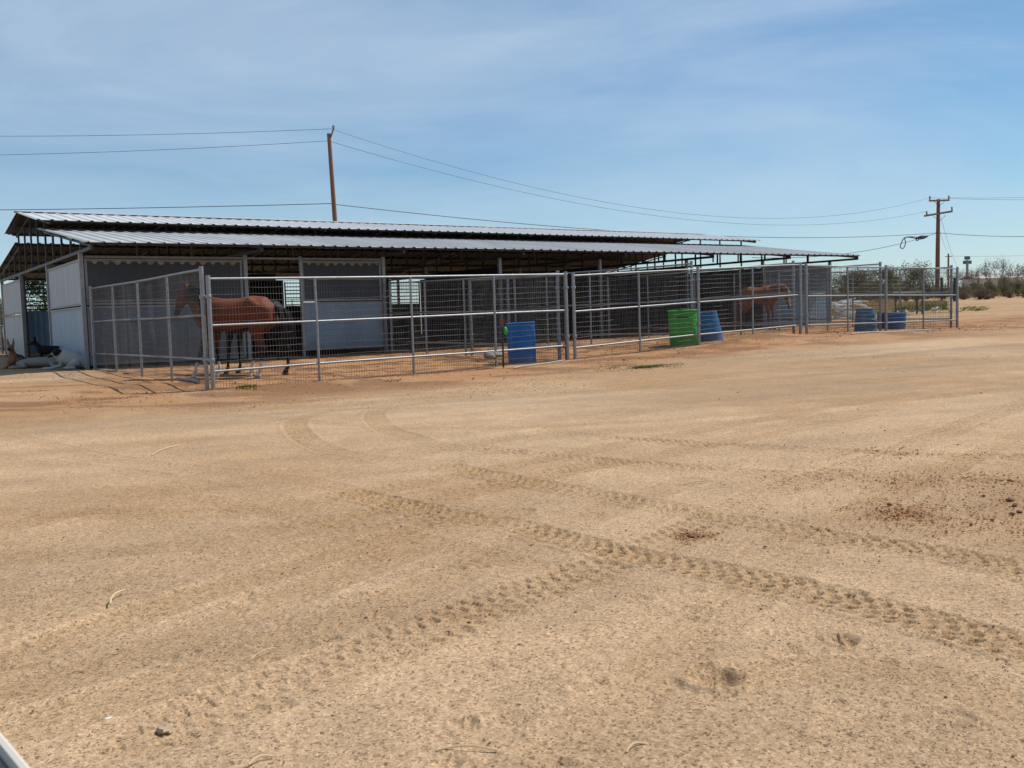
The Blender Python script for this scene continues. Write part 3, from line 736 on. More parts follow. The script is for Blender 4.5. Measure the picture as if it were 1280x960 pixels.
def dog(name_, label, loc, rz, kind, coat, dark, headc=None, belly=None, sc=1):
    t = thing('dog', label, 'dog', loc, rz, ); t.scale = (sc, sc, sc); b = MB()
    if kind == 'sphinx':    # lying, head up
        limb(b, [(-.38, 0, .14, .10, .11), (-.25, 0, .16, .13, .14), (0, 0, .17, .12, .14), (.2, 0, .20, .12, .16), (.3, 0, .23, .09, .13)], 14)
        limb(b, [(.25, 0, .28, .085, .10), (.33, 0, .42, .06, .075)], 10)
        hp = Vector((.36, 0, .47)); hd = Vector((.17, 0, -.03))
        for sy in (-1, 1):
            limb(b, [(.25, .09*sy, .16, .05), (.28, .10*sy, .06, .035), (.45, .09*sy, .035, .028), (.56, .09*sy, .03, .032)], 8)
            limb(b, [(-.25, .11*sy, .13, .08, .10), (-.12, .14*sy, .07, .05), (-.28, .16*sy, .03, .03), (-.10, .17*sy, .03, .03)], 8)
        limb(b, [(-.42, 0, .08, .035), (-.6, .08, .035, .03), (-.75, .16, .03, .015)], 8)
    elif kind == 'stand':
        limb(b, [(-.32, 0, .48, .09, .11), (-.15, 0, .47, .11, .13), (.08, 0, .46, .115, .16), (.26, 0, .48, .09, .14)], 14)
        limb(b, [(.24, 0, .54, .08, .10), (.36, 0, .68, .06, .075)], 10)
        hp = Vector((.39, 0, .72)); hd = Vector((.19, 0, -.04))
        for sy in (-1, 1):
            limb(b, [(.22, .07*sy, .44, .05, .07), (.20, .08*sy, .28, .032), (.20, .08*sy, .10, .024), (.22, .08*sy, .025, .03)], 8)
            limb(b, [(-.30, .07*sy, .44, .06, .09), (-.26, .08*sy, .30, .042), (-.38, .08*sy, .20, .026), (-.35, .08*sy, .08, .022), (-.33, .08*sy, .025, .03)], 8)
        limb(b, [(-.38, 0, .50, .035), (-.50, 0, .38, .04), (-.56, 0, .24, .02)], 8)
    elif kind == 'sleep':   # flat on its side
        limb(b, [(-.40, 0, .10, .12, .09), (-.2, 0, .12, .16, .115), (.05, 0, .125, .17, .12), (.28, 0, .115, .14, .11), (.40, 0, .09, .10, .085)], 14)
        limb(b, [(.40, 0, .09, .08, .075), (.56, .02, .07, .065, .06)], 10)
        hp = Vector((.62, .02, .06)); hd = Vector((.18, -.03, -.02))
        for k, sy in enumerate((-1, -.7)):
            limb(b, [(.28, -.12, .08, .05), (.34+.05*k, -.30, .045, .03), (.44+.10*k, -.46, .03, .025)], 8)
            limb(b, [(-.32, -.12, .09, .07), (-.26+.05*k, -.30, .05, .035), (-.46-.06*k, -.46, .03, .026)], 8)
        limb(b, [(-.45, 0, .07, .03), (-.66, -.05, .03, .025), (-.82, -.16, .02, .012)], 8)
    else:                   # 'curl': hips down, chest up, head turned back to groom
        limb(b, [(-.28, 0, .17, .15, .15), (-.12, 0, .22, .18, .20), (.06, 0, .28, .165, .19), (.2, 0, .33, .13, .16)], 14)
        limb(b, [(.12, .0, .34, .10, .12), (.21, .04, .42, .075, .09)], 10)
        hp = Vector((.27, .07, .44)); hd = Vector((.11, .09, -.11))
        for sy in (-1, 1):
            limb(b, [(.16, .10*sy, .24, .055), (.20, .11*sy, .09, .038), (.42, .11*sy, .04, .032), (.58, .10*sy, .032, .036)], 8)
            limb(b, [(-.20, .13*sy, .16, .10, .12), (-.02, .19*sy, .08, .06), (-.20, .20*sy, .035, .035), (.05, .22*sy, .035, .036)], 8)
        limb(b, [(-.38, 0, .08, .035), (-.52, -.12, .035, .03), (-.50, -.30, .03, .014)], 8)
    limb(b, [(*hp, .075, .075), (*(hp+hd*.5), .06, .06), (*(hp+hd*.9), .034, .036), (*(hp+hd*1.15), .03, .03)], 12)
    if kind in ('sphinx', 'stand'):
        for sy in (-1, 1): e = hp+Vector((-.01, .045*sy, .055)); limb(b, [(*e, .036, .028), (*(e+Vector((.0, .014*sy, .07))), .030, .022), (*(e+Vector((.005, .018*sy, .15))), .016, .013)], 8)
    else:
        for sy in (-1, 1): e = hp+Vector((-.01, .06*sy, .04)); limb(b, [(*e, .028, .018), (*(e+Vector((.01, .03*sy, -.05))), .024, .014), (*(e+Vector((.02, .03*sy, -.10))), .010, .008)], 8)
    hc = headc or coat
    def cf(c):
        d = (c-hp).length
        col = coat
        sad = math.sin(c.x*9+c.y*7)*.03
        if dark and c.z > (.22 if kind in ('sphinx',) else .5)+sad and c.x < .25: col = dark
        if d < .125 and headc: col = hc
        if headc and d < .19 and abs((c-hp).y+.02) < .022 and c.z > hp.z-.02: col = (.55, .5, .44)
        mzd = (c-(hp+hd*1.15)).length
        if mzd < .07: col = (.03, .025, .02)
        return col
    remesh(b, 'body', .012, FUR, cf, t, 3)
    e = MB()
    for sy in (-1, 1): c = hp+hd*.35+Vector((0, .045*sy, .035)); e.lathe([(.001, -.012), (.010, -.006), (.012, 0), (.010, .006), (.001, .012)], 8, Matrix.Translation(c))
    e.build('eyes', EYE, t, True)
    n_ = hp+hd*1.32; MB().lathe([(.002, -.012), (.014, -.006), (.016, .004), (.008, .014)], 8, Matrix.Translation(n_)).build('nose', EYE, t, True)
    return t
def gpt(px, py): g = G(px, py); return (g.x, g.y, gz(g.x, g.y)-.005)
dog('a', 'tan shepherd dog with pricked ears lying in the shade at the left edge', gpt(21, 459), R(-78), 'sphinx', (.26, .13, .07), (.07, .045, .03), sc=1.0)
dog('b', 'black dog standing in the aisle doorway behind the two pale dogs', gpt(61, 454.5), R(192), 'stand', (.012, .012, .013), None, sc=.74)
dog('c', 'pale grey dog stretched out asleep between the tan dog and the white dog', gpt(50, 459), R(10), 'sleep', (.27, .255, .22), None, sc=1.0)
dog('d', 'white dog with a black and brown head resting by the barn corner', gpt(88, 461), R(186), 'curl', (.42, .405, .37), None, headc=(.02, .014, .012), sc=.93)

# ------------------------------------------------------------------ BARRELS, TUBS
def plastic(name, col): return mat(name, col, .45, 0, var=.22, scale=3.5, stretch=(1, 1, .4), spec=.4, bump=.05, bscale=12, dirt_or_tint=((.26, .17, .10), -.02, .30, .35))
PB = plastic('blue_plastic', (.004, .12, .40)); PB2 = plastic('worn_blue_plastic', (.02, .12, .30)); PB3 = plastic('faded_blue_plastic', (.07, .16, .26)); PG = plastic('green_plastic', (.05, .34, .04))
PB4 = plastic('deep_blue_plastic', (.012, .06, .20))
def tub(name, label, cat, px, py, Y, mt, r0, r1, h, tilt=(0, 0), ribs=3, slot=False, rimw=.012, group=None, rim=True, ridges=0):
    g = P(px, py, Y); z = gz(g.x, g.y)
    t = thing(name, label, cat, (g.x, g.y, z-.02), random.uniform(0, 6) if not slot else 0, group)
    t.rotation_euler = (tilt[0], tilt[1], t.rotation_euler.z)
    prof = [(r0-.02, 0), (r0, .02)]
    n = 26
    for i in range(1, n):
        f = i/n; rr = r0+(r1-r0)*f
        if ribs:
            for k in range(ribs):
                c = (k+1)/(ribs+1)
                if abs(f-c) < .025: rr += .012
        if ridges: rr += .004*math.sin(f*ridges*6.28)
        prof.append((rr, h*f))
    prof += [(r1, h), (r1-.014, h+.006)]
    inner = [(r1-.02, h-.01), (r0+(r1-r0)*.5-.02, h*.5), (r0-.03, .05), (.002, .04)]
    b = MB().lathe(prof+inner, 36)
    b.build('shell', mt, t, True)
    if rim: MB().lathe([(r1+.002, h-.035), (r1+rimw+.004, h-.03), (r1+rimw+.004, h-.005), (r1+.002, h)], 36, None, False).build('rim', mt, t, True)
    if slot:
        s_ = MB(); a = slot; 
        for k in range(6):
            th = a+(k-2.5)*.12; rr = r0+(r1-r0)*.80+.006; s_.box((rr*math.cos(th), rr*math.sin(th), h*.80), (.012, .075, .032), Matrix.Rotation(th, 3, 'Z'))
        s_.build('hand_slot', BLACKM, t)
    return t
tub('plastic_drum', 'bright blue upright plastic drum behind the end of the long front panel', 'drum', 653.5, 456, 19.55, PB, .284, .29, .84, (R(2), R(-1)), 2)
tub('plastic_bin', 'green plastic bin with a dark hand slot, between two front posts', 'bin', 855, 434, 22.3, PG, .325, .338, .83, (R(1), R(-1.5)), 0, slot=-1.75, ridges=9)
tub('plastic_tub', 'blue tapered tub leaning beside the green bin', 'tub', 889, 430, 23.3, PB2, .30, .21, .72, (R(-4), R(5)), 2, rim=False)
tub('plastic_drum', 'faded grey blue tapered drum in the right pens, left of the two small tubs', 'drum', 1082, 415, 26.5, PB3, .31, .24, .62, (0, 0), 3, rim=False)
tub('feed_tub', 'small deep blue tub left of its twin behind the rightmost post bay', 'tub', 1108, 412, 28.6, PB4, .26, .27, .48, (0, R(2)), 2)
tub('feed_tub', 'small blue tub standing right of its twin against the thick post', 'tub', 1120.5, 412.5, 27.9, PB2, .25, .27, .50, (0, 0), 2)

# hydrant stake with red handle and green knob by the blue drum
g = P(629.5, 463, 18.2); gx, gy = g.x, g.y; zb_ = gz(gx, gy)
t = thing('yard_hydrant', 'thin black water standpipe with red handle before the long panel', 'hydrant', (gx, gy, zb_))
MB().tube([(0, 0, -.05), (0, 0, .80)], .018, 8).build('pipe', BLACKM, t, True)
hm = MB(); hm.bar((-.05, 0, .86), (.05, 0, .93), .02, .02); hm.bar((-.05, 0, .93), (.05, 0, .87), .018, .018); hm.build('handle', mat('red_paint', (.30, .05, .03), .6, var=.2), t)
MB().lathe([(.015, .63), (.038, .65), (.042, .71), (.035, .76), (.015, .78)], 12, Matrix.Translation((.055, 0, 0))).build('valve', mat('bright_green', (.02, .35, .07), .4, var=.1), t, True)
# loose bits
g = P(617, 444, 18.3)
t = MB(); 
for i in range(5): t.lathe([(.01, -.05), (.09, -.04), (.11, 0), (.08, .05), (.01, .06)], 10, Matrix.Translation((random.uniform(-.13, .13), 0, random.uniform(-.03, .02))))
o = t.build('feed_sack', mat('grey_sack', (.20, .19, .18), .8, var=.2, scale=12, bump=.5), None, True, loc=(g.x, g.y, g.z)); o.rotation_euler = (0, 0, BROT); tag(o, 'small grey sack of hay hung on the bottom rail left of the standpipe', 'sack')
PVC = mat('white_pipe', (.40, .35, .30), .6, var=.2, scale=10)
def rod(name, label, cat, p0, p1, r, m, lift=None, group=None):
    a = G(*p0); b = G(*p1); mid = (a+b)/2; n = 6; zz = r if lift is None else lift
    mb = MB(); mb.tube([((a.x-mid.x)*(1-2*f), (a.y-mid.y)*(1-2*f), gz(a.x*(1-f)+b.x*f, a.y*(1-f)+b.y*f)-gz(mid.x, mid.y)+zz) for f in [i/n for i in range(n+1)]], r, 8)
    o = mb.build(name, m, None, True, loc=(mid.x, mid.y, gz(mid.x, mid.y))); return tag(o, label, cat, group)
rod('loose_pipe', 'pale loose pipe lying on the soil below the blue drum', 'pipe', (642, 462), (706, 452), .014, PVC, .03)
rod('loose_pipe', 'pale loose pipe lying along the foot of the right front panels', 'pipe', (1064, 419), (1166, 413), .016, PVC, .03)
rod('loose_pipe', 'grey pipe stub lying just inside the left corner post', 'pipe', (222, 476), (249, 480), .03, GALVD, .03)
for (a, b, l) in [((119, 462), (142, 465), 'grey board lying at the barn corner end of the side panel'), ((158, 468), (174, 465), 'short weathered board under the middle of the side panel')]:
    A_ = G(*a); B_ = G(*b); m = MB(); mid = (A_+B_)/2; m.bar(A_-mid, B_-mid, .12, .03); o = m.build('board', WOODG, None, loc=(mid.x, mid.y, mid.z+.02)); tag(o, l, 'board')

# white rail rack and heap of pale pipes beyond the barn's right end
g = P(1136, 392, 40); z = gz(g.x, g.y)
t = thing('work_table', 'narrow white topped table on thin legs beyond the right pens', 'table', (g.x, g.y, z), R(8))
MB().box((0, 0, .93), (1.1, .5, .05)).build('tabletop', mat('white_board', (.62, .62, .60), .6, var=.08), t)
for x in (-.48, .48):
    for y in (-.2, .2): MB().bar((x, y, -.05), (x, y, .91), .05, .05, Vector((0, 1, 0))).build('leg', BLACKM, t)
g = P(1045, 397, 38); random.seed(3); t = MB()
for i in range(22):
    a = random.uniform(-.5, .5); L_ = random.uniform(.6, 1.2); c = Vector((random.uniform(-.8, .9), random.uniform(-.4, .4), random.uniform(.1, .75)))
    d = Vector((math.cos(a), math.sin(a), random.uniform(-.25, .25)))*L_/2; t.tube([c-d, c+Vector((0, 0, random.uniform(-.05, .1))), c+d], random.uniform(.02, .05), 7)
for i in range(5): t.box((random.uniform(-.7, .6), random.uniform(-.3, .3), random.uniform(.1, .5)), (random.uniform(.3, .8), .3, random.uniform(.06, .2)), Matrix.Rotation(random.uniform(-.4, .4), 3, 'Y'))
o = t.build('scrap_heap', mat('white_scrap', (.66, .65, .62), .5, var=.12, scale=5), None, True, loc=(g.x, g.y, gz(g.x, g.y))); tag(o, 'heap of white pipes and plastic scrap beside the last barn wall', 'scrap heap', None)
g = P(1168, 393, 41); t = MB(); t.tube([(-.16, 0, .1), (-.05, .03, .16), (.06, -.02, .15), (.14, .02, .22), (.2, .02, .21)], [.02, .06, .05, .035, .01], 8); t.tube([(0, 0, 0), (0, 0, .2)], .03, 6)
o = t.build('white_rag', mat('white_cloth', (.68, .67, .64), .8, var=.08), None, True, loc=(g.x, g.y, gz(g.x, g.y))); tag(o, 'crumpled white sheet snagged on the ground beyond the rightmost panel', 'sheet')
g = P(97, 430, 0) if False else None
# white jug hanging in the doorway
p = F(.3, 4.9); t = MB().lathe([(.05, 0), (.09, .02), (.10, .22), (.05, .30), (.03, .33)], 14); o = t.build('water_jug', mat('pale_jug', (.62, .70, .78), .4), None, True, loc=(p[0], p[1], gz(*p)+.50)); tag(o, 'pale blue plastic jug in the aisle doorway above the black dog', 'jug')
MB().bar((.3, 4.9, .2), (.3, 4.9, .50), .04, .04, Vector((0, 1, 0))).build('jug_stand', BLACKM, barn)

# ------------------------------------------------------------------ POLES AND WIRES
def pole(name, label, px, ytop, Y, lean=0, r=.15, arms=(), low=-1.0):
    tp = P(px, ytop, Y); zb_ = gz(tp.x, tp.y); H = tp.z-zb_
    t = thing(name, label, 'utility pole', (tp.x, tp.y, zb_))
    MB().tube([(-lean*(1), 0, low), (-lean*.5, 0, H*.5), (0, 0, H)], [r, r*.85, r*.68], 12).build('shaft', WOOD, t, True)
    return t, H
SUNH = None
t1, H1 = pole('utility_pole', 'leaning wooden utility pole rising behind the barn roof', 411, 167, 43, lean=-.25, r=.125)
b = MB(); b.bar((.03, 0, H1-.30), (.22, 0, H1+.22), .05, .05); b.build('pin_bracket', BLACKM, t1)
MB().lathe([(.03, H1+.2), (.07, H1+.22), (.05, H1+.28), (.06, H1+.33), (.03, H1+.36)], 10, Matrix.Translation((.22, 0, 0))).build('insulator', CERAM, t1, True)
t2, H2 = pole('utility_pole', 'wooden utility pole with two crossarms beyond the right pens', 1173, 249, 77, lean=.1, r=.19)
ua = R(8)
for (dz, hw, ang, h_) in [(-.12, .80, 0, .13), (-1.30, 1.05, R(6), .15)]:
    c = MB(); c.bar((-hw*math.cos(ang)-(.15 if dz < -1 else 0), -.16, H2+dz-hw*.0), (hw*math.cos(ang), -.16, H2+dz+(.30 if dz < -1 else 0)), .13, h_); o = c.build('crossarm', WOODG, t2)
    for x in ((-hw+.05), (hw-.05)): MB().lathe([(.04, 0), (.08, .05), (.05, .16), (.09, .24), (.04, .30)], 8, Matrix.Translation((x, -.16, H2+dz+.08+(.15+.15*x/hw if dz < -1 else 0)))).build('insulator', CERAM, o, True)
    b = MB()
    for sx in (-1, 1): b.bar((sx*.5, -.16, H2+dz), (0, -.18, H2+dz-.45), .025, .025)
    b.build('brace', BLACKM, t2)
t3, H3 = pole('utility_pole', 'thin distant utility pole just left of the roadside sign', 1185.5, 317, 170, r=.2)
MB().bar((-.6, 0, H3-.5), (.6, 0, H3-.5), .12, .12).build('crossarm', WOODG, t3)
# far pole out of frame to the left carries the wires on
def wire(label, a, b, sag, r=.009, name='overhead_wire', group='overhead wires'):
    n = 40; mid = (a+b)/2; pts = []
    for i in range(n+1):
        f = i/n; p = a.lerp(b, f); p.z -= 4*sag*f*(1-f); pts.append(p-mid)
    o = MB().tube(pts, r, 5, False).build(name, CABLE, None, loc=mid); return tag(o, label, 'wire', group)
wA = P(413.5, 161, 43); wB = P(410, 176, 43); wC = P(411, 254.5, 43)
rA = P(1163, 247, 77); rB = P(1187, 247, 77); rC = P(1172, 291, 77); rD = P(1160, 264, 77)
def off(px, py, Y): return P(px, py, Y)
wire('topmost thin wire reaching the leaning pole from the left', wA, off(-420, 160, 46), .35)
wire('second thin wire reaching the leaning pole from the left', wB, off(-420, 192, 46), .35)
wire('cable crossing low behind the barn roof from the left edge to the leaning pole', wC, off(-420, 262, 46), .15, .016)
wire('upper thin wire sagging from the leaning pole to the far right pole', wA, rA, 2.65)
wire('lower thin wire sagging from the leaning pole to the far right pole', wB, rD, 2.2)
wire('cable sagging behind the barn from the leaning pole to the middle of the right pole', wC, rC, .85, .018)
wire('thin wire running off the right pole top to the right edge', rB, off(1500, 222, 90), .6, .012)
wire('second thin wire running off the right pole crossarm to the right edge', rA, off(1500, 232, 90), .6, .012)
wire('cable running from the right pole to the right edge', rC, off(1500, 272, 80), .8, .022)
wire('faint wire descending from the top of the right pole to the distant thin pole', P(1176, 272, 77), P(1196, 332, 120), .3, .012)
wire('faint wire descending from the middle of the right pole to the distant thin pole', P(1175, 290, 77), P(1185.5, 316, 169), .3, .012)
wire('faint distant wire low over the scrub at right', P(1185, 320, 169), off(1500, 300, 190), 1, .02)
sd = P(940, 322, 60); wire('service cable running from the right pole down behind the barn end', rC, sd, .6, .018)
c0 = P(1152, 297, 76); t = thing('cable_splice', 'black splice case with slack cable loop hung on the wire beside the right pole', 'cable splice', c0)
MB().tube([(-.45, 0, -.05), (-.1, 0, 0), (.15, 0, .04), (.5, 0, .1)], [.05, .16, .16, .06], 10).build('case', BLACKM, t, True)
lp = [(1149, 297), (1140, 296), (1131, 297), (1127, 303), (1125.5, 309), (1129, 310.5), (1132, 304), (1131, 298), (1135, 296.5), (1144, 298), (1146, 301), (1149, 299)]
MB().tube([q_-c0 for q_ in catmull([P(a, b_, 76) for a, b_ in lp], 4)], .035, 6).build('cable_loop', CABLE, t, True)

# distant sign
g = P(1209, 345, 260); zb_ = gz(g.x, g.y); zt = P(1209, 326, 260).z-zb_
t = thing('pole_sign', 'tall distant sign with two stacked teal boards on one pole', 'sign', (g.x, g.y, zb_))
MB().tube([(0, 0, -1), (0, 0, zt+.2)], .35, 8).build('sign_pole', GALVD, t)
TEAL = mat('teal_sign', (.05, .16, .16), .5, var=.1)
MB().box((0, 0, zt-.4), (2.2, .4, .9)).build('sign_board', TEAL, t); MB().box((0, 0, zt+.75), (1.4, .4, .9)).build('sign_board', TEAL, t)

# ------------------------------------------------------------------ VEGETATION
def leafmat(name, c, v=.3): 
    m = mat(name, c, .75, 0, var=v, scale=1.3, spec=.15); return m
CREO = leafmat('creosote_leaves', (.19, .185, .075)); CREO2 = leafmat('olive_leaves', (.25, .215, .11)); DRYB = leafmat('dry_brush', (.27, .19, .12)); STEM = mat('grey_stems', (.17, .13, .10), .9, var=.2)
DGRN = leafmat('dark_tree_needles', (.035, .060, .022)); DGRASS = leafmat('dry_grass', (.50, .36, .16), .25); GGRASS = leafmat('green_weeds', (.12, .17, .04), .3); OGRASS = leafmat('orange_dry_grass', (.45, .24, .10), .25)
def shrub(seed, r, h, mleaf, nst=95, nleaf=3200, name='desert_shrub', leaf=.03):
    rd = random.Random(seed); t = bpy.data.objects.new(name, None); COL.objects.link(t); t.empty_display_size = .2
    st = MB(); lf = MB()
    tips = []
    for i in range(nst):
        a = rd.uniform(0, 6.283); e = rd.uniform(.15, 1); L_ = rd.uniform(.6, 1.08)
        lob = 1+.28*math.sin(a*3+seed)+.15*math.sin(a*7+seed*2)
        tip = Vector((math.cos(a)*r*e*L_*lob, math.sin(a)*r*e*L_*lob, h*L_*(1-.80*e*e)*(1+.2*math.sin(a*2+seed*3))))
        mid = tip*.5+Vector((0, 0, h*.12)); st.tube([(0, 0, -.03), mid, tip], [.014, .010, .004], 3, False); tips.append((mid, tip))
        for j in range(3):
            f = rd.uniform(.35, .95); p = mid.lerp(tip, f); q_ = p+Vector((rd.gauss(0, .18), rd.gauss(0, .18), rd.uniform(.05, .3)))*r; st.tube([p, q_], [.006, .002], 3, False); tips.append((p, q_))
    for i in range(nleaf):
        p, q_ = tips[rd.randrange(len(tips))]; c = p.lerp(q_, rd.uniform(-.1, 1.05))+Vector((rd.gauss(0, .035), rd.gauss(0, .035), rd.gauss(0, .03)))*r*1.3
        if c.z < .03: continue
        s_ = leaf*rd.uniform(.6, 1.5); a = Vector((rd.gauss(0, 1), rd.gauss(0, 1), rd.gauss(0, 1))).normalized(); b_ = a.cross(Vector((rd.gauss(0, 1), rd.gauss(0, 1), rd.gauss(0, 1)))).normalized()
        lf.add([c-a*s_, c-b_*s_*.5, c+a*s_, c+b_*s_*.5], [(0, 1, 2, 3)])
    st.build('stems', STEM, t); lf.build('foliage_or_seed_heads', mleaf, t)
    return t
def stalks(seed, h, name='dry_stalk_plant'):
    rd = random.Random(seed); t = bpy.data.objects.new(name, None); COL.objects.link(t); st = MB(); hd = MB()
    def br(p, d, L_, r_, dep):
        q_ = p+d*L_; m_ = (p+q_)/2+Vector((rd.gauss(0, .04), rd.gauss(0, .04), 0))*L_; st.tube([p, m_, q_], [r_, r_*.8, r_*.6], 4, False)
        if dep == 0:
            for i in range(9):
                c = q_+Vector((rd.gauss(0, .10), rd.gauss(0, .10), rd.gauss(0, .13))); s_ = rd.uniform(.018, .038); a = Vector((rd.gauss(0, 1), rd.gauss(0, 1), rd.gauss(0, 1))).normalized(); b_ = a.orthogonal().normalized()
                hd.add([c-a*s_, c-b_*s_, c+a*s_, c+b_*s_], [(0, 1, 2, 3)])
            return
        for i in range(rd.choice((2, 3, 3))):
            nd = (d+Vector((rd.gauss(0, .45), rd.gauss(0, .45), rd.uniform(0, .3)))).normalized(); br(q_, nd, L_*rd.uniform(.5, .8), r_*.65, dep-1)
    for i in range(3): br(Vector((rd.gauss(0, .1), rd.gauss(0, .1), -.03)), Vector((rd.gauss(0, .12), rd.gauss(0, .12), 1)).normalized(), h*.42, .03, 3)
    st.build('stems', mat('pale_stalk', (.26, .21, .19), .9, var=.2), t); hd.build('foliage_or_seed_heads', mat('seed_head', (.25, .21, .19), .9, var=.25), t); return t  # second mesh holds the dry seed heads, no leaves
protos = [shrub(1, 1.0, 1.5, CREO), shrub(2, 1.15, 1.35, CREO2), shrub(3, .9, 1.7, CREO), shrub(4, 1.0, 1.2, CREO2, 90), shrub(5, .8, .8, DRYB, 120, 1500, leaf=.02)]
sp = [stalks(11, 2.3), stalks(12, 2.6), stalks(13, 2.1)]
rd = random.Random(5); used = set()
def plant(pr, px, Y, sc, label, group, cat='shrub', dz=0):
    d = ray(px, 400); x = d.x*Y/d.y; loc = (x, Y, gz(x, Y)-.05+dz); rz = rd.uniform(0, 6.28)
    if pr.name not in used:
        used.add(pr.name); pr.location = loc; pr.rotation_euler = (0, 0, rz); pr.scale = (sc,)*3; o = pr
    else: o = dup(pr, loc, rz, sc)
    tag(o, label, cat, group); return o
G1 = 'desert shrubs along the far edge of the yard'; Lg = 'olive green desert shrub in the row at the far edge of the yard'; Lb = 'brownish desert shrub in the row at the far edge of the yard'
i = 0
for px in range(1036, 1420, 9):
    Y = 66+rd.uniform(-3, 7)+(0 if px > 1190 else 4); k = [0, 1, 2, 3, 0, 2][i % 6]; i += 1
    plant(protos[k], px+rd.uniform(-3, 3), Y, rd.uniform(.62, .92), Lb if k in (1, 3) else Lg, G1)
for px in range(1040, 1420, 14):
    plant(protos[(i*7) % 4], px+rd.uniform(-5, 5), 78+rd.uniform(-3, 8), rd.uniform(.75, 1.0), 'taller desert shrub standing behind the front row of scrub', G1+' back row'); i += 1
plant(protos[4], 1233, 63.5, .9, 'low reddish brown dry bush in front of the right scrub', None)
plant(protos[4], 1205, 66, .8, 'small dry brush clump at the foot of the scrub right of the corner post', 'small dry brush clumps')
plant(protos[4], 1262, 65, .7, 'small dry brush clump at the foot of the scrub right of the corner post', 'small dry brush clumps')
for j, (px, Y, s_) in enumerate([(1204, 74, 1.1), (1216, 76, 1.0), (1226, 73, 1.25), (1237, 75, 1.35), (1252, 74, 1.35), (1258, 78, 1.2), (1268, 75, 1.2), (1278, 76, 1.1), (1290, 74, 1.2), (1310, 75, 1.2), (1150, 76, 1.0), (1132, 80, 1.2), (1118, 78, 1.1), (1095, 76, 1.0), (1072, 79, 1.1), (1168, 77, 1.1), (1192, 77, 1.0)]):
    plant(sp[j % 3], px, Y, s_*.78, 'tall dry flower stalks standing up out of the scrub', 'dry flower stalks over the scrub', 'dry plant')
# a few small trees behind the right pens
def tree(seed, h, r, mleaf, label, px, Y, group=None, n=5200, leaf=.055):
    rd2 = random.Random(seed); d = ray(px, 400); x = d.x*Y/d.y
    t = thing('tree', label, 'tree', (x, Y, gz(x, Y)), rd2.uniform(0, 6), group); tr = MB(); lf = MB(); tips = []
    tr.tube([(0, 0, -.1), (.05*h*.2, 0, h*.3), (0, .04*h, h*.62), (0, 0, h*.85)], [.05*h*.5, .036*h*.5, .02*h*.5, .008*h*.5], 8)
    for i in range(34):
        z0 = h*rd2.uniform(.22, .85); a = rd2.uniform(0, 6.283); L_ = r*rd2.uniform(.5, 1.1)*(1.15-z0/h*.7); p = Vector((0, 0, z0)); q_ = p+Vector((math.cos(a)*L_, math.sin(a)*L_, L_*rd2.uniform(.1, .7)))
        m_ = p.lerp(q_, .5)+Vector((0, 0, -.06*L_)); tr.tube([p, m_, q_], [.022, .014, .005], 4, False); tips.append((m_, q_, rd2.uniform(.12, .26)))
    for i in range(n):
        p, q_, s1 = tips[rd2.randrange(len(tips))]; c = p.lerp(q_, rd2.uniform(0, 1.1))+Vector((rd2.gauss(0, s1), rd2.gauss(0, s1), rd2.gauss(0, s1)))*r*.8
        s_ = leaf*rd2.uniform(.6, 1.5); a = Vector((rd2.gauss(0, 1), rd2.gauss(0, 1), rd2.gauss(0, 1))).normalized(); b_ = a.cross(Vector((rd2.gauss(0, 1), rd2.gauss(0, 1), rd2.gauss(0, 1)))).normalized()
        lf.add([c-a*s_, c-b_*s_*.5, c+a*s_, c+b_*s_*.5], [(0, 1, 2, 3)])
    tr.build('trunk', STEM, t, True); lf.build('crown', mleaf, t); return t
for j, (px, Y, h, r_) in enumerate([(1058, 80, 2.4, 1.5), (1083, 79, 2.5, 1.4), (1108, 74, 2.5, 1.2), (1141, 78, 2.6, 1.6)]):
    tree(30+j, h, r_, CREO2 if j % 2 else CREO, 'small desert tree rising above the scrub behind the right pens', px, Y, 'small desert trees behind the pens')
tree(40, 4.0, 1.5, DGRN, 'dark green conifer seen through the aisle doorway at left', 60, 44, None, 8000, .05)
tree(41, 2.6, 1.5, CREO, 'green tree at the left edge beyond the rear pens', -6, 60, None, 6000)
for px in (-60, -35): plant(protos[0], px, 55, 1.4, 'olive green shrub beyond the rear pens at the far left', 'far left shrubs')
# grass
def grass(name, label, spots, m, cat='grass'):
    gr = MB(); rd3 = random.Random(9)
    for (px0, px1, Y0, Y1, n, h) in spots:
        for i in range(n):
            Y = rd3.uniform(Y0, Y1); d = ray(rd3.uniform(px0, px1), 420); x = d.x*Y/d.y; z = gz(x, Y); cx = rd3.uniform(-.05, .05)
            for k in range(4):
                bx2 = x+rd3.gauss(0, .04); by2 = Y+rd3.gauss(0, .04); hh = h*rd3.uniform(.4, 1.1); ln = (rd3.gauss(0, .35)*hh, rd3.gauss(0, .35)*hh); w = .006+.003*Y/20
                gr.add([(bx2-w, by2, z-.01), (bx2+w, by2, z-.01), (bx2+ln[0], by2+ln[1], z+hh)], [(0, 1, 2)])
    o = gr.build(name, m); return tag(o, label, cat, None, 'stuff')
grass('dry_grass', 'yellow dry grass beyond the right pens', [(1040, 1118, 44, 62, 1500, .45), (1118, 1180, 52, 62, 300, .25)], DGRASS)
grass('weeds', 'low green weeds beyond the right pens and along the fence foot', [(1118, 1184, 43, 60, 500, .18), (1200, 1235, 41, 48, 120, .07), (745, 855, 16.2, 17.6, 170, .022), (790, 840, 16.7, 17.3, 130, .025), (470, 500, 15.5, 15.7, 10, .03), (292, 320, 14.4, 15.1, 60, .05)], GGRASS)
grass('orange_grass', 'orange dry grass past the left end of the barn', [(-60, 12, 38, 48, 900, .5)], OGRASS)
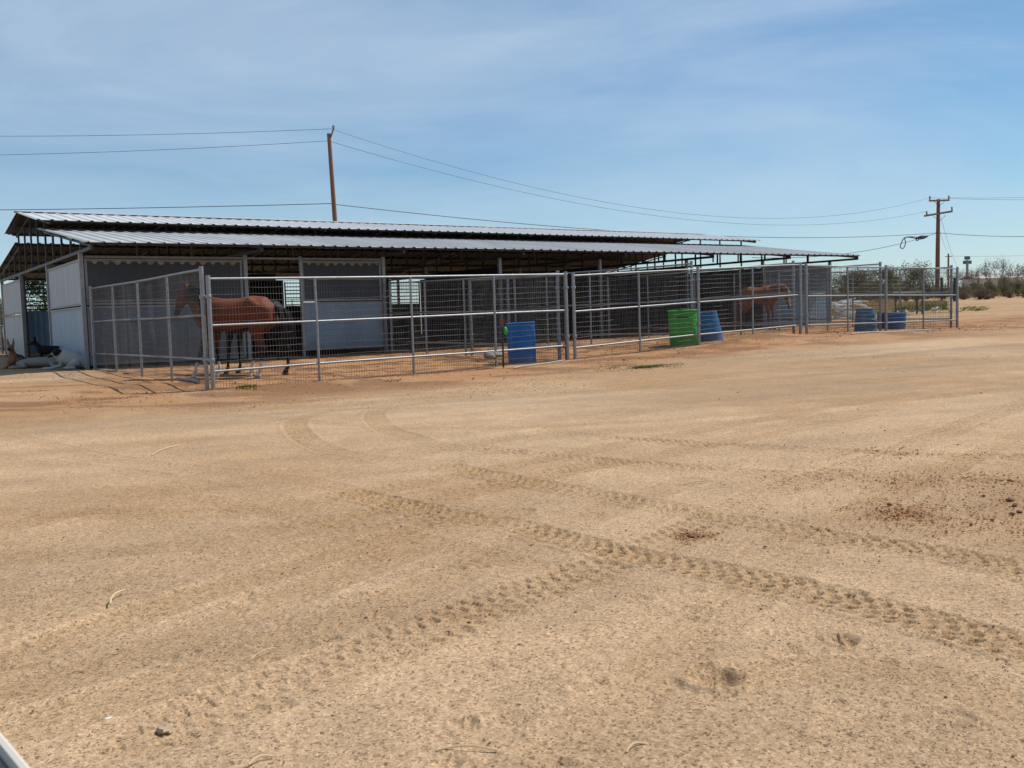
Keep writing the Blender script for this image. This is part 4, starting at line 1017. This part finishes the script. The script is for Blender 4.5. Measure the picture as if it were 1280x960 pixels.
# far pale roof among the scrub
g = P(1240, 352, 120); zb_ = gz(g.x, g.y); zt = P(1240, 344, 120).z-zb_
t = thing('far_shed', 'long low shed with a pale roof half hidden by the scrub', 'shed', (g.x, g.y, zb_), R(4))
WPALE = mat('pale_shed_wall', (.55, .52, .48), .7, var=.1)
for sy in (-1.5, 1.5):
    MB().box((0, sy, zt*.42), (6.0, .12, zt*.84)).build('wall', WPALE, t)
for sx in (-2.94, 2.94): MB().box((sx, 0, zt*.42), (.12, 2.88, zt*.84)).build('wall', WPALE, t)
rf = MB(); rf.bar((-3.3, -.95, zt*.93), (3.3, -.95, zt*.93), 2.1, .08, Vector((0, -.25, 1))); rf.bar((-3.3, .95, zt*.93), (3.3, .95, zt*.93), 2.1, .08, Vector((0, .25, 1))); rf.build('roof', mat('grey_shed_roof', (.40, .38, .35), .8, 0, var=.1), t)
MB().box((-1.5, -1.57, zt*.35), (.8, .03, zt*.6)).build('door', BLACKM, t)
# two dark trunks / posts beyond the right corner
for (px, Y) in ((1177, 62), (1193, 61.5)):
    tp = P(px, 347, Y); bz_ = gz(tp.x, tp.y); o = MB().tube([(0, 0, -.1), (.01, 0, tp.z-bz_)], .09, 8).build('gate_post', mat('tarred_post', (.035, .03, .028), .9, var=.2), None, True, loc=(tp.x, tp.y, bz_))
    tag(o, 'dark stout wooden post standing in the scrub near the right corner post', 'post', 'pair of dark gate posts')

# ------------------------------------------------------------------ SMALL GROUND CLUTTER
def strand(p0, p1, r, label, bend=.02):
    a = G(*p0); b = G(*p1); mid = (a+b)/2; d = b-a; nrm = Vector((-d.y, d.x, 0)).normalized(); pts = []
    for i in range(7):
        f = i/6; q_ = a.lerp(b, f)+nrm*bend*math.sin(f*3.14)*d.length; pts.append((q_.x-mid.x, q_.y-mid.y, q_.z-mid.z+.006+.008*math.sin(f*3.14)))
    o = MB().tube(pts, r, 5).build('straw_strand', STRAW, None, True, loc=mid); return tag(o, label, 'straw')
strand((138, 757), (156, 739), .0035, 'pale forked straw in the left foreground sand', .08)
strand((60, 769), (84, 765), .003, 'short straw flat on the sand near the left edge', .1)
strand((311, 959), (342, 948), .003, 'curved straw at the bottom edge, left of centre', .12)
strand((545, 941), (622, 941), .0025, 'long thin straw near the bottom centre of the yard', .05)
strand((783, 943), (810, 933), .003, 'crooked twig of straw near the bottom, right of centre', .15)
strand((315, 825), (345, 812), .0015, 'hair thin straw in the middle of the left foreground', .03)
strand((855, 606), (880, 603), .004, 'short straw between the crossing tyre tracks', .05)
strand((190, 570), (225, 557), .004, 'distant straw on the sand in the left middle ground', .05)
strand((385, 500), (430, 497), .006, 'long pale straw on the stained soil below the long panel', .04)
def lump(px, py, r, m, label, name, cat, flat=.5, group=None):
    g = G(px, py); rd4 = random.Random(int(px*7+py)); vs = []; n1, n2 = 7, 10
    b = MB(); prof = []
    for i in range(n1+1):
        th = math.pi*i/n1
        for k in range(n2): a = 6.283*k/n2; rr = r*(.75+.45*rd4.random()); vs.append((rr*math.sin(th)*math.cos(a)*1.3, rr*math.sin(th)*math.sin(a), rr*math.cos(th)*flat))
    fs = [(i*n2+k, i*n2+(k+1) % n2, (i+1)*n2+(k+1) % n2, (i+1)*n2+k) for i in range(n1) for k in range(n2)]
    b.add(vs, fs); o = b.build(name, m, None, True, loc=(g.x, g.y, g.z+r*flat*.4)); o.rotation_euler = (0, 0, rd4.uniform(0, 6)); return tag(o, label, cat, group)
lump(207, 913, .022, ROCK, 'tan flat stone on the sand in the lower left foreground', 'stone', 'stone', .5)
o = lump(136, 899, .009, mat('white_chip', (.75, .74, .7), .6), 'tiny white chip on the sand near the lower left corner', 'chip', 'chip', .4)
mg = 'manure crumbs scattered at the right edge'
for (px, py, r_) in [(1112, 631, .02), (1107, 649, .012), (1214, 656, .014), (1268, 632, .022), (1274, 640, .018), (1262, 626, .028), (1265, 643, .02), (1240, 650, .014), (1230, 620, .014), (1197, 557, .02), (1135, 640, .014), (1128, 636, .012), (1122, 645, .012), (1262, 601, .02), (1090, 560, .012)]:
    lump(px, py, r_*.62, DUNG, 'dark crumb of dry manure among the stained sand at right', 'manure_crumb', 'manure', .6, mg)
lump(868, 669, .03, DUNG, 'flat reddish brown manure pat beside the crossing tyre tracks', 'manure_pat', 'manure', .18)
mg = 'small dark clods scattered over the yard'; rd = random.Random(77)
for i in range(60):
    py = 490+ (rd.random()**1.6)*440; px = rd.uniform(0, 1280); g = G(px, py)
    lump(px, py, rd.uniform(.002, .004)+.0004*g.y, DUNG if i % 3 else ROCK, 'small loose clod lying on the open sand', 'clod', 'clod', .6, mg)
for i in range(70):
    s_, v_ = rd.uniform(.5, 22), rd.uniform(-9.2, -.6); x, y = F(s_, v_); 
    if y < 3: continue
    g = Vector((x, y, gz(x, y))); rr = rd.uniform(.015, .032); b = MB()
    b.lathe([(.003, rr*.7), (rr*.7, rr*.5), (rr, 0), (rr*.8, -rr*.4)], 7, Matrix.Rotation(rd.uniform(-.4, .4), 4, 'X')); o = b.build('manure_lump', DUNG, None, True, loc=g+Vector((0, 0, rr*.2))); tag(o, 'brown lump of manure on the soil of the pens', 'manure', 'manure lumps in and before the pens')

def scatter(name, label, cat, pts, m, seed):
    rd6 = random.Random(seed); V_ = []; Fc = []; Cl = []
    base = [(1, 0, 0), (0, 1, 0), (-1, 0, 0), (0, -1, 0), (0, 0, .7), (0, 0, -.7)]; fcs = [(0, 1, 4), (1, 2, 4), (2, 3, 4), (3, 0, 4), (1, 0, 5), (2, 1, 5), (3, 2, 5), (0, 3, 5)]
    P2_ = np.array([(p[0], p[1]) for p in pts]); zz = gzv(P2_[:, 0], P2_[:, 1])
    for (x, y, r_, col), z_ in zip(pts, zz):
        a = rd6.uniform(0, 6.28); c, s_ = math.cos(a), math.sin(a); sx, sy, sz = r_*rd6.uniform(.6, 1.5), r_*rd6.uniform(.6, 1.2), r_*rd6.uniform(.4, .9); o = len(V_)
        for (bx3, by3, bz3) in base:
            u_, v_, w_ = bx3*sx*rd6.uniform(.7, 1.2), by3*sy*rd6.uniform(.7, 1.2), bz3*sz
            V_.append((x+u_*c-v_*s_, y+u_*s_+v_*c, z_+w_+sz*.3)); Cl += [*col, 1]
        Fc += [tuple(i_+o for i_ in f) for f in fcs]
    me = bpy.data.meshes.new(name); me.from_pydata(V_, [], Fc); me.update(); at = me.color_attributes.new('soil', 'FLOAT_COLOR', 'POINT'); at.data.foreach_set('color', Cl); me.materials.append(m)
    o = bpy.data.objects.new(name, me); COL.objects.link(o); return tag(o, label, cat, None, 'stuff')
GRV = mat('gravel_grain', (.4, .3, .2), .9, 0, var=.1, scale=200, vcol='soil', spec=.2)
rg = random.Random(21); pts = []
for i in range(26000):
    y = 1.9+ (rg.random()**1.5)*9; x = rg.uniform(-.62, .62)*y; k = rg.random()
    col = (.10, .075, .055) if k < .22 else (.62, .52, .40) if k < .5 else (.42, .29, .17) if k < .8 else (.26, .18, .12)
    pts.append((x, y, rg.uniform(.0011, .0024)*(1+.10*y)*(2 if rg.random() < .02 else 1), col))
scatter('gravel', 'fine loose gravel grains over the sandy yard', 'gravel', pts, GRV, 1)
pts = []
for (px, py, sx, sy, n) in [(1128, 641, .13, .16, 420), (1250, 600, .7, .45, 900), (1230, 655, .6, .3, 600), (1175, 600, .25, .15, 200), (868, 669, .06, .05, 120), (1280, 640, .4, .4, 400), (1190, 565, .6, .25, 300), (520, 490, 2.2, .8, 500), (300, 505, 1.6, .6, 300), (760, 470, 2.0, .8, 300), (1000, 450, 3, 1.2, 300), (540, 765, .2, .1, 40), (500, 690, .3, .15, 40)]:
    g = G(px, py)
    for i in range(n):
        k = rg.random(); col = (.30, .13, .045) if k < .5 else (.12, .055, .03) if k < .75 else (.45, .25, .10)
        pts.append((g.x+rg.gauss(0, sx), g.y+rg.gauss(0, sy), rg.uniform(.002, .0065)*(1+.06*g.y), col))
for i in range(5000):
    s_, v_ = rg.uniform(-2, 25), rg.gauss(-7.6, 1.0) if i % 2 else rg.uniform(-7, -.4); x, y = F(s_, v_)
    k = rg.random(); pts.append((x, y, rg.uniform(.006, .018), (.30, .15, .06) if k < .4 else (.12, .055, .03) if k < .75 else (.45, .28, .13)))
scatter('manure_crumbs', 'brown crumbs of trampled manure and straw on the soil', 'manure', pts, GRV, 2)
# ------------------------------------------------------------------ CAR DOOR (the photo was taken over its sill)
a = P(-6, 914, .62); b = P(36, 966, .56)
d = (b-a); d.z = 0; d.normalize(); mid = (a+b)/2; nrm = Vector((d.y, -d.x, 0));
if nrm.dot(Vector((0, 1, 0))) < 0: nrm = -nrm
t = thing('car_door', 'white door sill of the near car cutting the lower left corner', 'car door', (mid.x, mid.y, 0), math.atan2(d.y, d.x))
wpaint = mat('white_car_paint', (.66, .60, .52), .55, 0, var=.02, spec=.5)
zs = mid.z
def prism(prof, x0, x1, m, name):
    bb = MB(); n = len(prof); vs = [(x0, y, z_) for y, z_ in prof]+[(x1, y, z_) for y, z_ in prof]
    bb.add(vs, [(i, (i+1) % n, n+(i+1) % n, n+i) for i in range(n)]+[tuple(range(n-1, -1, -1)), tuple(range(n, 2*n))]); return bb.build(name, m, t, True)
sgn = 1 if (Matrix.Rotation(math.atan2(d.y, d.x), 3, 'Z') @ Vector((0, 1, 0))).dot(nrm) > 0 else -1
prism([(sgn*y, z_) for y, z_ in [(-.004, zs-.008), (-.002, zs-.001), (.001, zs), (.004, zs-.003), (.009, zs-.012), (.028, zs-.08), (.075, zs-.2), (.08, zs-.35), (.06, zs-.5), (.03, zs-.5), (.02, zs-.1), (-.004, zs-.06)]], -.55, .45, wpaint, 'outer_skin')
prism([(sgn*y, z_) for y, z_ in [(-.10, zs-.035), (-.05, zs-.012), (-.0055, zs-.006), (-.0055, zs-.06), (.018, zs-.11), (.028, zs-.5), (-.08, zs-.5), (-.12, zs-.2)]], -.54, .44, mat('dark_door_trim', (.03, .032, .04), .6, var=.1), 'inner_trim')

# ------------------------------------------------------------------ LIGHT
SUN = Vector((1.17, .50, 1.27*math.tan(R(57)))).normalized()
el = math.asin(SUN.z); az = math.atan2(SUN.x, SUN.y)
ld = bpy.data.lights.new('sun', 'SUN'); ld.energy = 4.3; ld.angle = R(.53); ld.color = (1, .95, .87)
lo = bpy.data.objects.new('sun', ld); COL.objects.link(lo); lo.rotation_euler = SUN.to_track_quat('Z', 'Y').to_euler(); lo.location = (0, 0, 30)
w = bpy.data.worlds.new('World'); SC.world = w; w.use_nodes = True; nt = w.node_tree; N = nt.nodes; L = nt.links
bg = N['Background']; sky = N.new('ShaderNodeTexSky'); sky.sky_type = 'NISHITA'; sky.sun_disc = False; sky.sun_elevation = el; sky.sun_rotation = az
sky.air_density = 1.0; sky.dust_density = .6; sky.ozone_density = 3.0; sky.altitude = 700
bg.inputs['Strength'].default_value = .103
tc = N.new('ShaderNodeTexCoord'); mp = N.new('ShaderNodeMapping'); mp.inputs['Scale'].default_value = (1.0, 1.6, 3.6); mp.inputs['Rotation'].default_value = (0.35, .25, 2.1); L.new(tc.outputs['Generated'], mp.inputs[0])
nz = N.new('ShaderNodeTexNoise'); nz.inputs['Scale'].default_value = 1.7; nz.inputs['Detail'].default_value = 7; nz.inputs['Roughness'].default_value = .58; nz.inputs['Distortion'].default_value = .5; L.new(mp.outputs[0], nz.inputs['Vector'])
rp = N.new('ShaderNodeValToRGB'); rp.color_ramp.elements[0].position = .38; rp.color_ramp.elements[1].position = .70; rp.color_ramp.elements[1].color = (.62, .62, .62, 1); rp.color_ramp.elements[0].color = (.14, .14, .14, 1); L.new(nz.outputs['Fac'], rp.inputs[0])
mx = N.new('ShaderNodeMix'); mx.data_type = 'RGBA'; L.new(rp.outputs[0], mx.inputs[0]); hs = N.new('ShaderNodeHueSaturation'); hs.inputs['Saturation'].default_value = 1.16; tm = N.new('ShaderNodeMix'); tm.data_type = 'RGBA'; tm.blend_type = 'MULTIPLY'; tm.inputs[0].default_value = 1; tm.inputs[7].default_value = (.92, 1.03, 1.02, 1); L.new(sky.outputs[0], tm.inputs[6]); L.new(tm.outputs[2], hs.inputs['Color']); L.new(hs.outputs[0], mx.inputs[6]); mx.inputs[7].default_value = (5.7, 6.9, 8.3, 1)
L.new(mx.outputs[2], bg.inputs['Color'])
SC.view_settings.view_transform = 'Standard'; SC.view_settings.look = 'None'; SC.view_settings.exposure = 0; SC.view_settings.gamma = 1
SC.render.resolution_x = 1024; SC.render.resolution_y = 768
